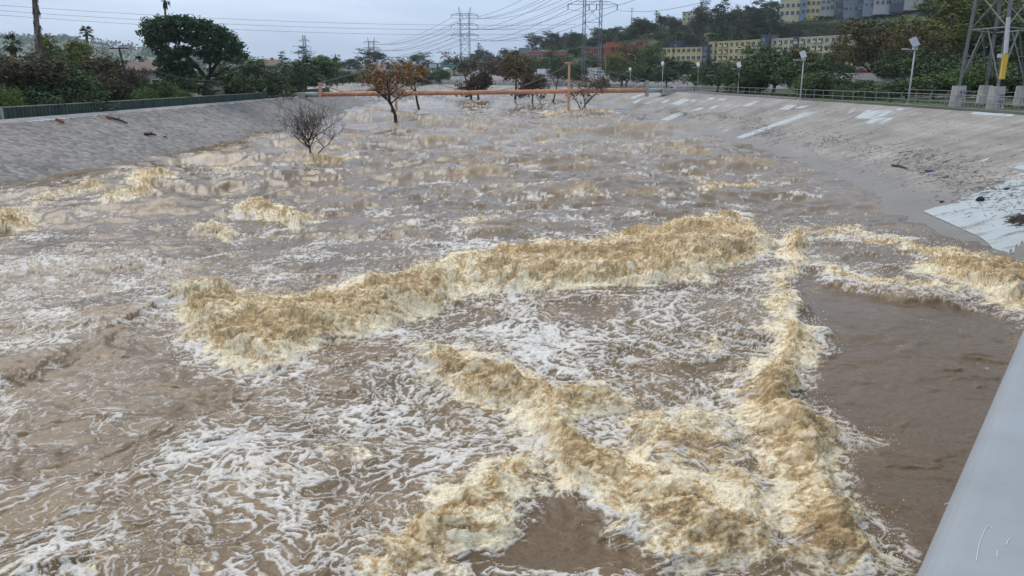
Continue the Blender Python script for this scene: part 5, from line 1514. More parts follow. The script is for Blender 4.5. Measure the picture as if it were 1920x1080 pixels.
def h_pylon(px, D, label, rz=0.0, t=.16, cut=None, twigs=True):
    x = (px - 960) / FPX * D * CP; z = land_z(x, D)
    root = empty('power_pylon', (x, D, z), rz, label, 'pylon', 'twin-legged power pylons')
    S = 2.75; H_ = 38.0
    for s_ in (-1, 1):
        m_ = MB(); lattice(m_, (s_ * S, 0, -.3), (s_ * S, 0, H_), .45, 16, t); m_.build('leg', far_steel, root)
        m_ = MB(); m_.bar((s_ * (S - .5), 0, H_), (s_ * (S + 1.0), 0, H_ + 4.2), t); m_.bar((s_ * (S + .5), 0, H_), (s_ * (S + 1.0), 0, H_ + 4.2), t); m_.build('peak', far_steel, root)
    pts = []
    for h in (25.5, 31.5, 37.3):
        m_ = MB()
        for dz_ in (0, 1.0):
            m_.bar((-5.2 if dz_ else -8.4, 0, h + dz_), (5.2 if dz_ else 8.4, 0, h + dz_), t)
        for s_ in (-1, 1): m_.bar((s_ * 8.4, 0, h), (s_ * 5.2, 0, h + 1.0), t)
        for i in range(12): m_.bar((-5 + i * 10 / 12, 0, h + (i % 2)), (-5 + (i + 1) * 10 / 12, 0, h + (i + 1) % 2), t * .6)
        m_.build('crossarm', far_steel, root)
        for xx_ in (-8.2, 8.2, -1.2, 1.2):
            MB().tube([(xx_, 0, h), (xx_, 0, h - 1.6)], .14, 6).build('insulator', black, root)
            pts.append((xx_, h - 1.6))
    for h in (8, 14, 20):
        m_ = MB(); m_.bar((-S, 0, h), (S, 0, h), t); m_.bar((-S, 0, h), (S, 0, h + 6), t * .7); m_.bar((S, 0, h), (-S, 0, h + 6), t * .7); m_.build('cross_brace', far_steel, root)
    R_ = Matrix.Rotation(rz, 3, 'Z')
    return [np.array(R_ @ Vector((a_, 0, b_))) + [x, D, z] for a_, b_ in pts], np.array([x, D, z])


PY1, c1 = h_pylon(1108, 268, 'near twin-legged pylon rising out of sight behind the orange flats', .12, .10)
PY2, c2 = h_pylon(873, 505, 'whole twin-legged pylon standing behind the round reddish tree', .05, .18)
PY3, c3 = h_pylon(699, 860, 'far twin-legged pylon half hidden by the tall eucalyptus', -.1, .25)
x = (575 - 960) / FPX * 900 * CP
sp_ = empty('power_pylon', (x, 900, 4.5), 0, 'small far single-mast pylon above the dark pines', 'pylon', 'single pylons')
m_ = MB(); lattice(m_, (0, 0, 0), (0, 0, 48), 1.6, 14, .36); m_.build('mast', far_steel, sp_)
for h in (36, 42):
    MB().bar((-6, 0, h), (6, 0, h), .36).bar((-6, 0, h), (0, 0, h + 2.5), .3).bar((6, 0, h), (0, 0, h + 2.5), .3).build('crossarm', far_steel, sp_)
wire_m = mat('power_line_wire', (.10, .11, .12), .6, .1, 1)


def wire(a, b_, sag, r, label, group):
    pts = [a * (1 - t) + b_ * t - np.array([0, 0, 4 * sag * t * (1 - t)]) for t in np.linspace(0, 1, 22)]
    o0 = pts[0]
    o = MB().tube([p - o0 for p in pts], r, 4).build('power_line', wire_m); o.location = o0
    tag(o, label, 'power line', group)


near = np.array([60.0, -25.0, 4.0])
for i in range(12):
    wire(PY1[i], PY2[i], 5.0, .075, 'sagging power line between the near and the whole twin-legged pylon', 'lines between near and middle pylon')
    wire(PY2[i], PY3[i], 6.0, .10, 'sagging power line between the whole and the far twin-legged pylon', 'lines between middle and far pylon')
    if i % 4 < 2:
        wire(PY1[i], ct + np.array([(-8.2 if i % 2 == 0 else 8.2) * .9, (-8.2 if i % 2 == 0 else 8.2) * .3, 22 + 6 * (i // 4)]), 5.0, .05, 'thick power line running from the near pylon towards the heavy steel tower', 'lines overhead to the steel tower')
for i, (y0, y1) in enumerate([(4, 44), (14, 52), (20, 62)]):
    wire(at_y(-500, y0 - 36, 330), at_y(1080 - 40 * i, y1 + 2, 500), 5.5, .07, 'thin power line crossing the sky above the stone pine', 'lines crossing the sky')
# hillside utility poles
for px_, ty, D_, lb in [(1180, 14, 560, 'bare utility pole on the ridge skyline'), (1438, 10, 330, 'tall dark utility pole in front of the yellow flats'), (1338, 70, 345, 'dark utility pole at the joint of the yellow flats'), (1260, 58, 340, 'dark utility pole left of the yellow flats'), (1567, 12, 300, 'dark utility pole below the hilltop flats'), (1128, 70, 330, 'dark utility pole in front of the orange flats')]:
    x = (px_ - 960) / FPX * D_ * CP; z = float(ground(x, D_)); h = at_y(px_, ty, D_)[2] - z
    rt = empty('utility_pole', (x, D_, z), 0, lb, 'utility pole'); MB().tube([(0, 0, -.5), (0, 0, h)], [.24, .16], 6).build('pole', bark, rt)
    MB().box((0, 0, h - .6), (3.0, .14, .16)).build('crossarm', bark, rt); MB().box((0, .2, h - 2.2), (2.4, .14, .16)).build('crossarm', bark, rt)
# leaning wooden pole on the left
D_ = 90; ft = np.array(foot_left(243, D_)); tpq = at_y(223, 89, D_) - ft
rt = empty('utility_pole', ft, 0, 'leaning wooden utility pole with two crossarms behind the green wall', 'utility pole')
MB().tube([(0, 0, -.4), tuple(tpq * .5), tuple(tpq)], [.17, .15, .11], 8).build('pole', wet_bark, rt, True)
for t_, L_ in ((.985, 2.0), (.77, 1.6)):
    p = tpq * t_; MB().box((p[0], p[1] - .14, p[2]), (L_, .1, .12)).build('crossarm', wet_bark, rt)
    for s_ in (-1, 1): MB().tube([(p[0] + s_ * L_ * .45, p[1] - .14, p[2] + .05), (p[0] + s_ * L_ * .45, p[1] - .14, p[2] + .22)], .05, 6).build('insulator', conc, rt)
wire(ft + tpq * .985 + np.array([-.9, -.14, .2]), at_y(-200, 120, 70), .6, .02, 'thin wire hanging from the leaning wooden pole', None)
wire(ft + tpq * .77 + np.array([.7, -.14, .2]), at_y(420, 150, 105), .8, .02, 'thin wire running from the leaning pole into the stone pine', None)

# ------------------------------------------------------------------ buildings
glass = mat('dark_window_glass', (.030, .036, .045), .15, .3, .6, spec=.6)
frame_m = mat('white_window_frame', (.55, .55, .53), .6, .05, 2)
wall_y = mat('yellow_stucco', (.58, .46, .20), .85, .10, .25)
wall_c = mat('cream_stucco', (.52, .47, .30), .85, .10, .25)
wall_b = mat('slate_blue_stucco', (.070, .085, .125), .85, .15, .25)
wall_lb = mat('grey_blue_siding', (.20, .235, .29), .8, .12, .3)
wall_g = mat('pale_grey_stucco', (.38, .38, .37), .85, .1, .3)
wall_o = mat('brick_orange_stucco', (.35, .125, .062), .85, .15, .3)
roof_d = mat('dark_roof_edge', (.045, .05, .065), .8, .2, .5)
roof_r = mat('brown_tile_roof', (.16, .105, .085), .85, .25, 2.0, .3)
roof_g = mat('grey_shingle_roof', (.24, .24, .245), .85, .2, 2.0, .2)


def block(label, pxa, Da, pxb, Db, ztop, zbase, depth, wall, floors, bays, seed=0, win=(1.8, 1.7), parapet=None, balcony=.25, name='apartment_block', win_m=None):
    """a flat-roofed block whose river front runs from pixel bearing a to b; windows sit in real recesses framed proud of the wall"""
    A = np.array([(pxa - 960) / FPX * Da * CP, Da]); B = np.array([(pxb - 960) / FPX * Db * CP, Db])
    L_ = float(np.linalg.norm(B - A)); rz = math.atan2(B[1] - A[1], B[0] - A[0])
    root = empty(name, (A[0], A[1], zbase), rz, label, 'building'); h = ztop - zbase
    MB().box((L_ / 2, depth / 2, (h - 3) / 2), (L_, depth, h + 3)).build('wall', wall, root)
    MB().box((L_ / 2, depth / 2, h + .2), (L_ + .5, depth + .5, .4)).build('parapet', parapet or wall, root)
    fh = h / floors; bw = L_ / bays; rr_ = random.Random(seed)
    wf = MB(); w_, h_ = win[0] / 2, win[1] / 2
    for a_, b_, c_, d_ in ((0, h_ + .05, 2 * w_ + .2, .1), (0, -h_ - .05, 2 * w_ + .2, .1), (-w_ - .05, 0, .1, 2 * h_), (w_ + .05, 0, .1, 2 * h_), (0, 0, .06, 2 * h_)): wf.box((a_, -.11, b_), (c_, .22, d_))
    wme = wf.mesh('window'); wme.materials.append(win_m or frame_m)
    pme = MB().box((0, -.03, 0), (2 * w_, .06, 2 * h_)).mesh('pane'); pme.materials.append(glass)
    bal = MB(); bal.box((0, -.6, -h_ - .15), (bw * .7, 1.2, .15)); bal.box((0, -1.17, -h_ + .35), (bw * .7, .06, .9))
    bme = bal.mesh('balcony'); bme.materials.append(wall)
    for i in range(bays):
        isb = rr_.random() < balcony
        for j in range(floors):
            wd = link('window', wme, None, root, ((i + .5) * bw, 0, (j + .55) * fh)); link('pane', pme, None, wd)
            if isb and j > 0: link('balcony', bme, None, root, ((i + .5) * bw, 0, (j + .55) * fh))
            if isb: wd.scale = (1.35, 1, 1.1)
    return root


zy = lambda py, D: CAMZ + (146 - py) / FPX * D
block('low yellow flats with a dark blue roof edge below the wooded hill', 1238, 436, 1322, 420, zy(93, 428), 11.5, 12, wall_y, 3, 9, 1, parapet=roof_d)
block('tall yellow four-storey flats right of the dark-edged ones', 1325, 420, 1424, 392, zy(83, 405), 12.0, 13, wall_y, 4, 10, 2, balcony=.4)
block('long yellow flats half hidden by the dark shrub trees', 1433, 392, 1585, 352, zy(77, 372), 12.0, 13, wall_c, 4, 14, 3, balcony=.4)
for a in [('slate blue stair tower between two yellow flats', 1421, 391, 1432, 388, zy(74, 390)), ('slate blue roof tower behind the dark-edged yellow flats', 1252, 445, 1274, 440, zy(86, 442)), ('narrow slate blue stair tower on the long yellow flats', 1481, 377, 1489, 375, zy(76, 376)), ('slate blue tower at the joint of the yellow flats', 1314, 419, 1324, 417, zy(90, 418)), ('wide slate blue roof tower above the long yellow flats', 1423, 402, 1450, 398, zy(73, 400))]:
    block(*a, 11.5, 4, wall_b, 4, 1, 5, (1.0, 1.2), name='stair_tower')
block('cream hilltop flats with tall pale blue bays', 1451, 505, 1490, 500, zy(4, 502), 43, 14, wall_c, 3, 4, 6, (1.8, 2.2), balcony=0)
block('grey-blue bay of the cream hilltop flats', 1489, 498.5, 1500, 498, zy(3, 498), 43.5, 5, wall_lb, 3, 1, 7, (2.0, 2.4), balcony=0, name='apartment_bay')
block('taller cream wing of the hilltop flats', 1499, 500, 1525, 498, zy(0, 499), 44, 14, wall_y, 3, 3, 8, (1.8, 2.2), balcony=0)
block('beige framed wing at the end of the cream hilltop flats', 1526, 498, 1552, 495, zy(2, 496), 46, 14, wall_g, 3, 3, 9, (1.8, 2.0), balcony=.3)
for i, (a_, b_, m_, lb) in enumerate([(1554, 1568, wall_b, 'first dark blue townhouse beside the beige framed wing'), (1568, 1594, wall_lb, 'wide pale blue-grey townhouse in the hilltop row'), (1594, 1604, wall_b, 'narrow blue townhouse in the hilltop row'), (1604, 1624, wall_lb, 'grey-blue townhouse left of the pale one'), (1624, 1654, wall_g, 'pale grey townhouse in the hilltop row'), (1654, 1680, wall_b, 'slate blue townhouse near the row end'), (1680, 1712, wall_g, 'pale end townhouse half behind the autumn tree')]):
    block(lb, a_, 488 - i * 5, b_, 486 - i * 5, zy(-14 - i * 3, 480), zy(40 - i * 2.2, 480), 11, m_, 3, max(1, round((b_ - a_) / 10)), 20 + i, (1.8, 2.0), roof_d, .3, name='townhouse')
block('brick orange flats with arched openings behind the pylon', 1098, 470, 1131, 465, zy(94, 468), 9, 12, wall_o, 4, 5, 31, (1.6, 2.2), win_m=wall_o)
block('long brick orange flats right of the pylon', 1131, 480, 1180, 470, zy(89, 475), 12, 12, wall_o, 3, 7, 32, (1.6, 1.8), win_m=wall_o)
block('small orange roof block above the brick orange flats', 1137, 484, 1150, 482, zy(86, 483), 20, 5, wall_o, 1, 2, 33, (1.2, 1.0), name='roof_block', win_m=wall_o)
block('tall narrow orange end block of the brick flats', 1190, 462, 1203, 460, zy(82, 461), 12, 8, wall_o, 4, 2, 34, (1.8, 1.8), name='apartment_block', win_m=wall_o)
block('low orange building with a white roof left of the pylon', 992, 505, 1056, 500, zy(100, 502), 10, 14, wall_o, 2, 8, 35, (1.8, 1.6), parapet=wall_g)
block('low orange shed wall left of the blue-white block', 957, 510, 976, 508, zy(103, 509), 10, 10, wall_o, 1, 3, 36, (1.5, 1.2))
block('small blue-white block between the orange buildings', 973, 506, 992, 505, zy(95, 505), 10, 10, wall_lb, 2, 3, 37, (1.6, 1.4), parapet=wall_g)
block('pale house on the hill below the skyline eucalyptus', 1273, 560, 1290, 555, zy(34, 558), 44, 10, wall_c, 2, 2, 38, (1.5, 1.4), parapet=roof_d, name='hill_house')


def house(px, D, wpx, wall_top, ridge, base, wall, roof, label, rz=0.0, dep=8):
    """gabled house; heights from photo pixels"""
    x = (px - 960) / FPX * D * CP; z = L_TOP - .1; W_ = wpx / FPX * D; he, hr_ = zy(wall_top, D) - z, zy(ridge, D) - z
    root = empty('house', (x, D, z), rz, label, 'house')
    MB().box((0, 0, he / 2), (W_, dep, he)).build('wall', wall, root)
    rf = MB().prism([(-W_ / 2 - .4, -dep / 2 - .5, he - .1), (-W_ / 2 - .4, -dep / 2 - .5, he + .05), (-W_ / 2 - .4, 0, hr_ + .15), (-W_ / 2 - .4, dep / 2 + .5, he + .05), (-W_ / 2 - .4, dep / 2 + .5, he - .1), (-W_ / 2 - .4, 0, hr_)], (0, 0, 0), (W_ + .8, 0, 0)).build('roof', roof, root)
    MB().prism([(-W_ / 2, -dep / 2 + .01, he), (-W_ / 2, dep / 2 - .01, he), (-W_ / 2, 0, hr_ - .05)], (0, 0, 0), (.2, 0, 0)).prism([(W_ / 2 - .2, -dep / 2 + .01, he), (W_ / 2 - .2, dep / 2 - .01, he), (W_ / 2 - .2, 0, hr_ - .05)], (0, 0, 0), (.2, 0, 0)).build('gable', wall, root)
    MB().box((W_ * .25, .6, hr_ + .2), (.6, .6, 1.0)).build('chimney', wall_o, rf)
    for k_ in (-.28, .2):
        wd = MB().box((W_ * k_, -dep / 2 - .03, he * .58), (1.4, .1, 1.2)).build('window', frame_m, root); MB().box((W_ * k_, -dep / 2 - .09, he * .58), (1.15, .04, .95)).build('pane', glass, wd)


house(282, 130, 60, 134, 120, 150, wall_g, roof_r, 'house with a brown tile roof left of the stone pine', .35)
house(196, 104, 70, 168, 153, 180, wall_c, roof_g, 'low house with a grey shingle roof behind the small shrubs', -.25)
house(8, 96, 60, 135, 118, 160, wall_g, roof_g, 'grey house beyond the bare purplish bush', .2)
house(160, 118, 50, 148, 138, 160, wall_c, roof_g, 'pale house with its roof showing under the yellow-green tree', .1)
house(505, 190, 30, 126, 116, 140, wall_g, roof_r, 'small house roof peeping over the hedge trees', .4)

# ------------------------------------------------------------------ freeway, far walls, vehicles
FW = [(150, -20), (104, 70), (76, 150), (64, 225), (42, 300), (-8, 392), (-90, 482), (-300, 600)]
fz = [7.0, 7.0, 7.0, 7.0, 6.9, 6.6, 6.6, 6.6]
Pf = np.array(FW, float)
for _ in range(2):
    Q_ = [Pf[0]]
    for a_, b_ in zip(Pf[:-1], Pf[1:]): Q_ += [a_ * .75 + b_ * .25, a_ * .25 + b_ * .75]
    Pf = np.array(Q_ + [Pf[-1]])
Pf = resample(Pf, 160)
tg_ = np.gradient(Pf, axis=0); tg_ /= np.linalg.norm(tg_, axis=1)[:, None]; nr = np.c_[tg_[:, 1], -tg_[:, 0]]      # nr points away from the river
zf = np.interp(np.linspace(0, 1, 160), np.linspace(0, 1, 8), fz)


def strip(name, o0, o1, dz, m, label, cat, kind='structure'):
    a_, b_ = Pf + nr * o0, Pf + nr * o1; V_ = np.r_[np.c_[a_, zf + dz], np.c_[b_, zf + dz]]; i = np.arange(159)
    return tag(link(name, np_mesh(name, V_, np.c_[i, i + 160, i + 161, i + 1]), m), label, cat, kind=kind)


strip('freeway', -13, 13, 0, mat('freeway_asphalt', (.11, .11, .115), .8, .15, .3), 'grey freeway running along the foot of the hill', 'road')
for k_ in (-8.6, -5, -1.4, 1.4, 5, 8.6): strip('lane_line', k_ - .08, k_ + .08, .006, mat('lane_paint', (.6, .6, .58), .7, .1, 1), 'white painted lane line on the freeway', 'lane marking')


def long_wall(name, label, offs, th, zlo, zhi, m, pts=None, z0=None, cat='wall'):
    P_ = Pf if pts is None else pts; N_ = nr if pts is None else None
    if pts is not None:
        t_ = np.gradient(P_, axis=0); t_ /= np.linalg.norm(t_, axis=1)[:, None]; N_ = np.c_[t_[:, 1], -t_[:, 0]]
    z_ = zf if z0 is None else np.full(len(P_), z0); n_ = len(P_)
    a_, b_ = P_ + N_ * offs, P_ + N_ * (offs + th)
    V_ = np.r_[np.c_[a_, z_ + zlo], np.c_[a_, z_ + zhi], np.c_[b_, z_ + zhi], np.c_[b_, z_ + zlo]]; i = np.arange(n_ - 1)
    F_ = np.concatenate([np.c_[i + k_ * n_, i + 1 + k_ * n_, i + 1 + (k_ + 1) * n_, i + (k_ + 1) * n_] for k_ in range(3)])
    o = link(name, np_mesh(name, V_, F_), m); return tag(o, label, cat)


long_wall('retaining_wall', 'long grey retaining wall holding up the freeway beside the river', -13.6, .4, -4, .85, conc)
long_wall('barrier', 'low concrete barrier on the hill side of the freeway', 13.1, .35, -.3, .8, conc)
q2 = resample(RC[np.argmin(np.abs(RC[:, 1] - 222)):], 260); q2 = q2[q2[:, 0] > -400]
long_wall('retaining_wall', 'dark weathered flood wall along the far bank at the bend', .6, .4, -.5, 1.7, mat('weathered_concrete', (.20, .195, .18), .85, .25, .3), q2, R_TOP)
fb = at_y(638, 134, 420); ob = empty('parapet', (fb[0], 420, 8.2), .05, 'white overpass parapet beyond the thicket', 'parapet')
MB().box((14, 0, 2.2), (46, .6, 1.6)).build('panel', wall_g, ob)
for k_ in range(5): MB().box((-6 + k_ * 10, 0, -1.4), (1.0, .9, 5.8)).build('pier', conc, ob)
kb = at_y(713, 140, 400); kx = empty('hut', (kb[0], 400, 4.8), 0, 'small hut with a pink roof left of the golden tree', 'hut')
MB().box((0, 0, 2.4), (4.4, 4, 4.8)).build('wall', wall_g, kx); MB().prism([(-3, -2.6, 4.85), (-3, 2.6, 4.85), (-1.6, 0, 8.6)], (0, 0, 0), (5.2, 0, 0)).build('roof', mat('pink_roof', (.34, .22, .20), .8, .1, 1), kx)


# road signs: green legend board
sg = at_y(846, 123, 385); sgn = empty('road_sign', (sg[0], 385, 6.4), -.1, 'wide green overhead freeway sign with white lettering', 'road sign')
zc = zy(123, 385) - 6.4
sb = MB().box((0, 0, zc), (10.4, .2, 2.5)).build('board', mat('sign_green', (.004, .16, .115), .5, .05, 1), sgn)
for s_ in (-4.4, 4.4): MB().tube([(s_, .3, -.5), (s_, .3, zc + 1)], .2, 8).build('post', steel, sgn)
lr = random.Random(3); lt = MB()
for row in (.55, -.45):
    x_ = -4.7
    while x_ < 4.6:
        w_ = lr.uniform(.28, .5)
        if lr.random() > .2:   # unreadable at this distance: letter-like strokes
            lt.box((x_ + .06, -.13, zc + row), (.1, .03, .62)); lt.box((x_ + w_ * .5, -.13, zc + row + lr.choice((-.26, 0, .26))), (w_ * .8, .03, .1))
            if lr.random() > .5: lt.box((x_ + w_ * .85, -.13, zc + row), (.1, .03, .62))
        x_ += w_ + .2
tag(lt.build('lettering', frame_m, sb), kind='stuff')
sg = at_y(814, 125, 370); s2 = empty('road_sign', (sg[0], 370, 6.4), 0, 'small white sign box on a thin post left of the green sign', 'road sign')
zc = zy(125, 370) - 6.4; MB().box((-.6, 0, zc), (3.4, .3, 1.9)).build('board', lamp_white, s2); MB().tube([(.9, 0, -2), (.9, 0, zc)], .14, 6).build('post', steel, s2)

# vehicles
CARP = {}


def car_mesh(kind):
    if kind in CARP: return CARP[kind]
    L_, W_, H_, hood, prof = {'car': (4.5, 1.8, 1.45, 0, [(-2.25, .35), (-2.25, .75), (-1.9, .9), (-1.2, .95), (-.55, 1.42), (.85, 1.45), (1.7, .98), (2.2, .9), (2.25, .35)]),
                              'van': (5.4, 2.0, 2.3, 0, [(-2.7, .4), (-2.7, 1.0), (-2.2, 1.15), (-1.5, 2.2), (-1.2, 2.3), (2.65, 2.3), (2.7, .4)]),
                              'truck': (9.0, 2.5, 3.6, 0, [(-4.5, .5), (-4.5, 1.6), (-4.1, 2.5), (-2.6, 2.6), (-2.6, .8), (-2.4, .8), (-2.4, 3.6), (4.5, 3.6), (4.5, .8), (-2.4, .8), (-2.4, .5)])}[kind]
    b = MB()
    if kind == 'truck':
        b.prism([(x_, -W_ / 2, z_) for x_, z_ in prof[:5]] , (0, 0, 0), (0, W_, 0)); b.box((1.05, 0, 2.2), (6.9, W_, 2.8)); b.box((.6, 0, .65), (7.6, 1.0, .3))
    else: b.prism([(x_, -W_ / 2, z_) for x_, z_ in prof], (0, 0, 0), (0, W_, 0))
    body = b.mesh('body')
    g = MB()
    if kind == 'car':
        for s_ in (-1, 1): g.prism([(-1.0, s_ * (W_ / 2 + .005), .96), (-.52, s_ * (W_ / 2 + .005), 1.34), (.8, s_ * (W_ / 2 + .005), 1.36), (1.4, s_ * (W_ / 2 + .005), .98)], (0, 0, 0), (0, .01 * s_, 0))
        g.prism([(-1.22, -.75, .97), (-1.22, .75, .97), (-.62, .7, 1.40), (-.62, -.7, 1.40)], (0, 0, 0), (-.02, 0, .02)); g.prism([(.95, -.7, 1.42), (.95, .7, 1.42), (1.62, .75, 1.04), (1.62, -.75, 1.04)], (0, 0, 0), (.02, 0, .02))
    else:
        x0 = -2.05 if kind == 'van' else -4.32; zl, zh = (1.3, 2.05) if kind == 'van' else (1.75, 2.4)
        for s_ in (-1, 1): g.box((x0 + .75, s_ * (W_ / 2 + .006), (zl + zh) / 2), (.9, .012, zh - zl - .1))
        g.prism([(x0 - .1, -W_ * .44, zl), (x0 - .1, W_ * .44, zl), (x0 + .45 if kind == 'van' else x0 + .2, W_ * .42, zh), (x0 + .45 if kind == 'van' else x0 + .2, -W_ * .42, zh)], (0, 0, 0), (-.06, 0, 0))
    gm_ = g.mesh('window'); gm_.materials.append(glass)
    r_ = .33 if kind == 'car' else (.36 if kind == 'van' else .5)
    wm = MB().tube([(0, -.11, 0), (0, .11, 0)], r_, 14).mesh('wheel'); wm.materials.append(black)
    ws = [(s_ * L_ * .31, t_ * (W_ / 2 - .08), r_) for s_ in (-1, 1) for t_ in (-1, 1)]
    hm_ = MB().box((0, 0, 0), (.06, .3, .14)).mesh('headlight'); hm_.materials.append(frame_m)
    CARP[kind] = (body, gm_, wm, ws, hm_, [(-L_ / 2 - .005, t_ * W_ * .36, .68 if kind == 'car' else .85) for t_ in (-1, 1)])
    return CARP[kind]


def vehicle(kind, loc, rz, col, cname, label, group=None):
    body, gm_, wm, ws, hm_, hl = car_mesh(kind)
    root = empty({'car': 'car', 'van': 'van', 'truck': 'box_truck'}[kind], loc, rz, label, {'car': 'car', 'van': 'van', 'truck': 'truck'}[kind], group)
    bm_ = body.copy(); bm_.materials.append(mat('car_paint_' + cname, col, .3, .05, 1, spec=.6)); link('body', bm_, None, root); link('window', gm_, None, root)
    for w_ in ws: link('wheel', wm, None, root, w_)
    for w_ in hl: link('headlight', hm_, None, root, w_)


COLS = {'white': (.62, .63, .64), 'silver': (.36, .37, .38), 'black': (.03, .03, .035), 'red': (.36, .03, .03), 'blue': (.06, .10, .20), 'grey': (.16, .17, .18)}
vr = random.Random(9)
kinds_ = ['truck', 'car', 'van', 'car', 'car', 'truck', 'car', 'van', 'car', 'car', 'car', 'van', 'truck', 'car']
pos_ = np.interp(np.linspace(0, 1, 160), np.linspace(0, 1, 160), np.arange(160))
for i in range(34):
    k_ = 66 + int(i * 1.85) + vr.randint(0, 1); lane = (-10.2, -6.8, -3.2, 3.2, 6.8)[i % 5]; kd = kinds_[i % 14]; cn = ('white', 'white', 'silver', 'grey', 'black', 'white', 'blue')[(i * 5) % 7] if kd == 'car' else 'white'
    p = Pf[k_] + nr[k_] * lane; ang = math.atan2(tg_[k_][1], tg_[k_][0]) + (0 if lane < 0 else math.pi)
    vehicle(kd, (p[0], p[1], zf[k_] + .01), ang, COLS[cn], cn, {'car': cn + ' car in the freeway traffic beyond the river', 'van': 'white van in the freeway traffic beyond the river', 'truck': 'white box truck in the freeway traffic beyond the river'}[kd], 'freeway traffic')
for px_, D_, cn, lb in [(1625, 150, 'red', 'red car showing above the bramble by the slanting tree'), (1652, 148, 'white', 'white car right of the red one above the bramble'), (1676, 146, 'grey', 'grey car parked last in line above the bramble')]:
    x = (px_ - 960) / FPX * D_ * CP; k_ = int(np.argmin(np.hypot(Pf[:, 0] - x, Pf[:, 1] - D_)))
    p = Pf[k_] + nr[k_] * -9.5 ; vehicle('car', (x if abs(x - p[0]) < 6 else p[0], D_, zf[k_] + .01), math.atan2(tg_[k_][1], tg_[k_][0]), COLS[cn], cn, lb)

# far bank lamp posts
for px_, D_ in [(792, 345), (813, 350), (1030, 300), (1135, 290), (1190, 250)]:
    x = (px_ - 960) / FPX * D_ * CP; z = land_z(x, D_); rt = empty('road_lamp', (x, D_, z), 0, 'thin grey road lamp beside the freeway', 'street light', 'road lamps by the freeway')
    MB().tube([(0, 0, -.2), (0, 0, 8.5), (-.3, 0, 9.2), (-1.8, 0, 9.5)], [.13, .09, .07, .05], 6).build('post', steel, rt); MB().box((-2.1, 0, 9.47), (.9, .3, .14)).build('lamp_head', lamp_white, rt)

# ------------------------------------------------------------------ litter and driftwood on the banks
def bank_pt(px, py, side):
    y_, t_ = hit_bank(px, py, side)
    c, e = (by_y(RC, y_), by_y(RE, y_)) if side > 0 else (by_y(LC_, y_), by_y(LE_, y_))
    x_ = e + (c - e) * t_; return np.array([x_, y_, float(bank_z(x_, y_, side))])


wood = mat('driftwood', (.055, .040, .030), .9, .4, 6, .3)
ob_m = mat('faded_orange_plastic', (.27, .085, .04), .7, .3, 3)


def log(pa, pb, side, r, m, label, name='driftwood_log', cat='driftwood', lift=.14):
    a_, b_ = bank_pt(*pa, side), bank_pt(*pb, side); mid = (a_ + b_) / 2 + [.05, .1, .03]
    o = MB().tube([(0, 0, 0), tuple(mid - a_), tuple(b_ - a_)], [r, r * .9, r * .5], 7)
    o.tube([tuple((mid - a_) * .8), tuple((mid - a_) * .9 + np.array([.15, .2, .35]))], [r * .4, r * .15], 5)
    o = o.build(name, m, None, True, loc=tuple(a_ + [0, 0, lift])); return tag(o, label, cat)


log((205, 223), (240, 234), -1, .12, wood, 'long dark log lying down the cobble bank')
log((272, 254), (293, 256), -1, .14, wood, 'short black log low on the cobble bank')
log((382, 223), (414, 233), -1, .07, mat('bleached_wood', (.42, .40, .38), .8, .1, 4), 'bleached white pole lying on the cobble bank', 'driftwood_pole')
log((306, 259), (314, 262), -1, .08, wood, 'small broken branch low on the cobble bank', 'driftwood_branch')
log((1672, 312), (1700, 318), 1, .07, wood, 'dark stick lying high on the concrete bank', 'driftwood_branch', lift=.08)
for (pa, pb, lb) in [((106, 226), (122, 236), 'broken orange plastic barrier high on the cobble bank'), ((200, 221), (206, 226), 'orange plastic cone stuck at the end of the long dark log')]:
    a_, b_ = bank_pt(*pa, -1), bank_pt(*pb, -1); b_ = a_ + (b_ - a_) * .55; rt = empty('plastic_barrier', tuple(a_), .3, lb, 'barrier')
    MB().prism([(-.10, 0, 0), (.10, 0, 0), (.05, 0, .2), (-.05, 0, .2)], (0, 0, 0), tuple(b_ - a_)).build('body', ob_m, rt); MB().box(tuple((b_ - a_) * .5 + np.array([0, 0, .22])), (.12, .3, .06)).build('rail', ob_m, rt)


def lump(px, py, sx, sy, sz, m, label, name, cat, seed):
    p = bank_pt(px, py, 1); bm_ = bmesh.new(); bmesh.ops.create_icosphere(bm_, subdivisions=3, radius=1)
    me_ = bpy.data.meshes.new(name); bm_.to_mesh(me_); bm_.free()
    co = np.zeros(len(me_.vertices) * 3, np.float32); me_.vertices.foreach_get('co', co); co = co.reshape(-1, 3)
    n_ = 1 + .35 * gn(co[:, 0] * 1.6 + seed, co[:, 1] * 1.6 + co[:, 2], seed) + .15 * gn(co[:, 0] * 4, co[:, 2] * 4 + co[:, 1], seed + 1)
    co = co * n_[:, None] * [sx, sy, sz]; me_.vertices.foreach_set('co', co.ravel().astype(np.float32)); me_.update()
    o = link(name, me_, m, None, (p[0], p[1], p[2] + sz * .35)); tag(o, label, cat)


lump(1838, 377, .20, .2, .17, black, 'black plastic bag lying on the pale painted patch', 'plastic_bag', 'bag', 1)
lump(1888, 356, .14, .14, .08, black, 'small dark rag on the pale painted patch', 'rag', 'rag', 2)
lump(1742, 322, .22, .2, .12, mat('blue_plastic', (.03, .07, .22), .4, .1, 3), 'crumpled blue plastic bag on the concrete bank', 'plastic_bag', 'bag', 3)
lump(1766, 379, .12, .12, .06, black, 'small black rag at the tip of the pale painted patch', 'rag', 'rag', 4)
rd = np.random.RandomState(21)
sv, sf_ = [], []
lit = MB()


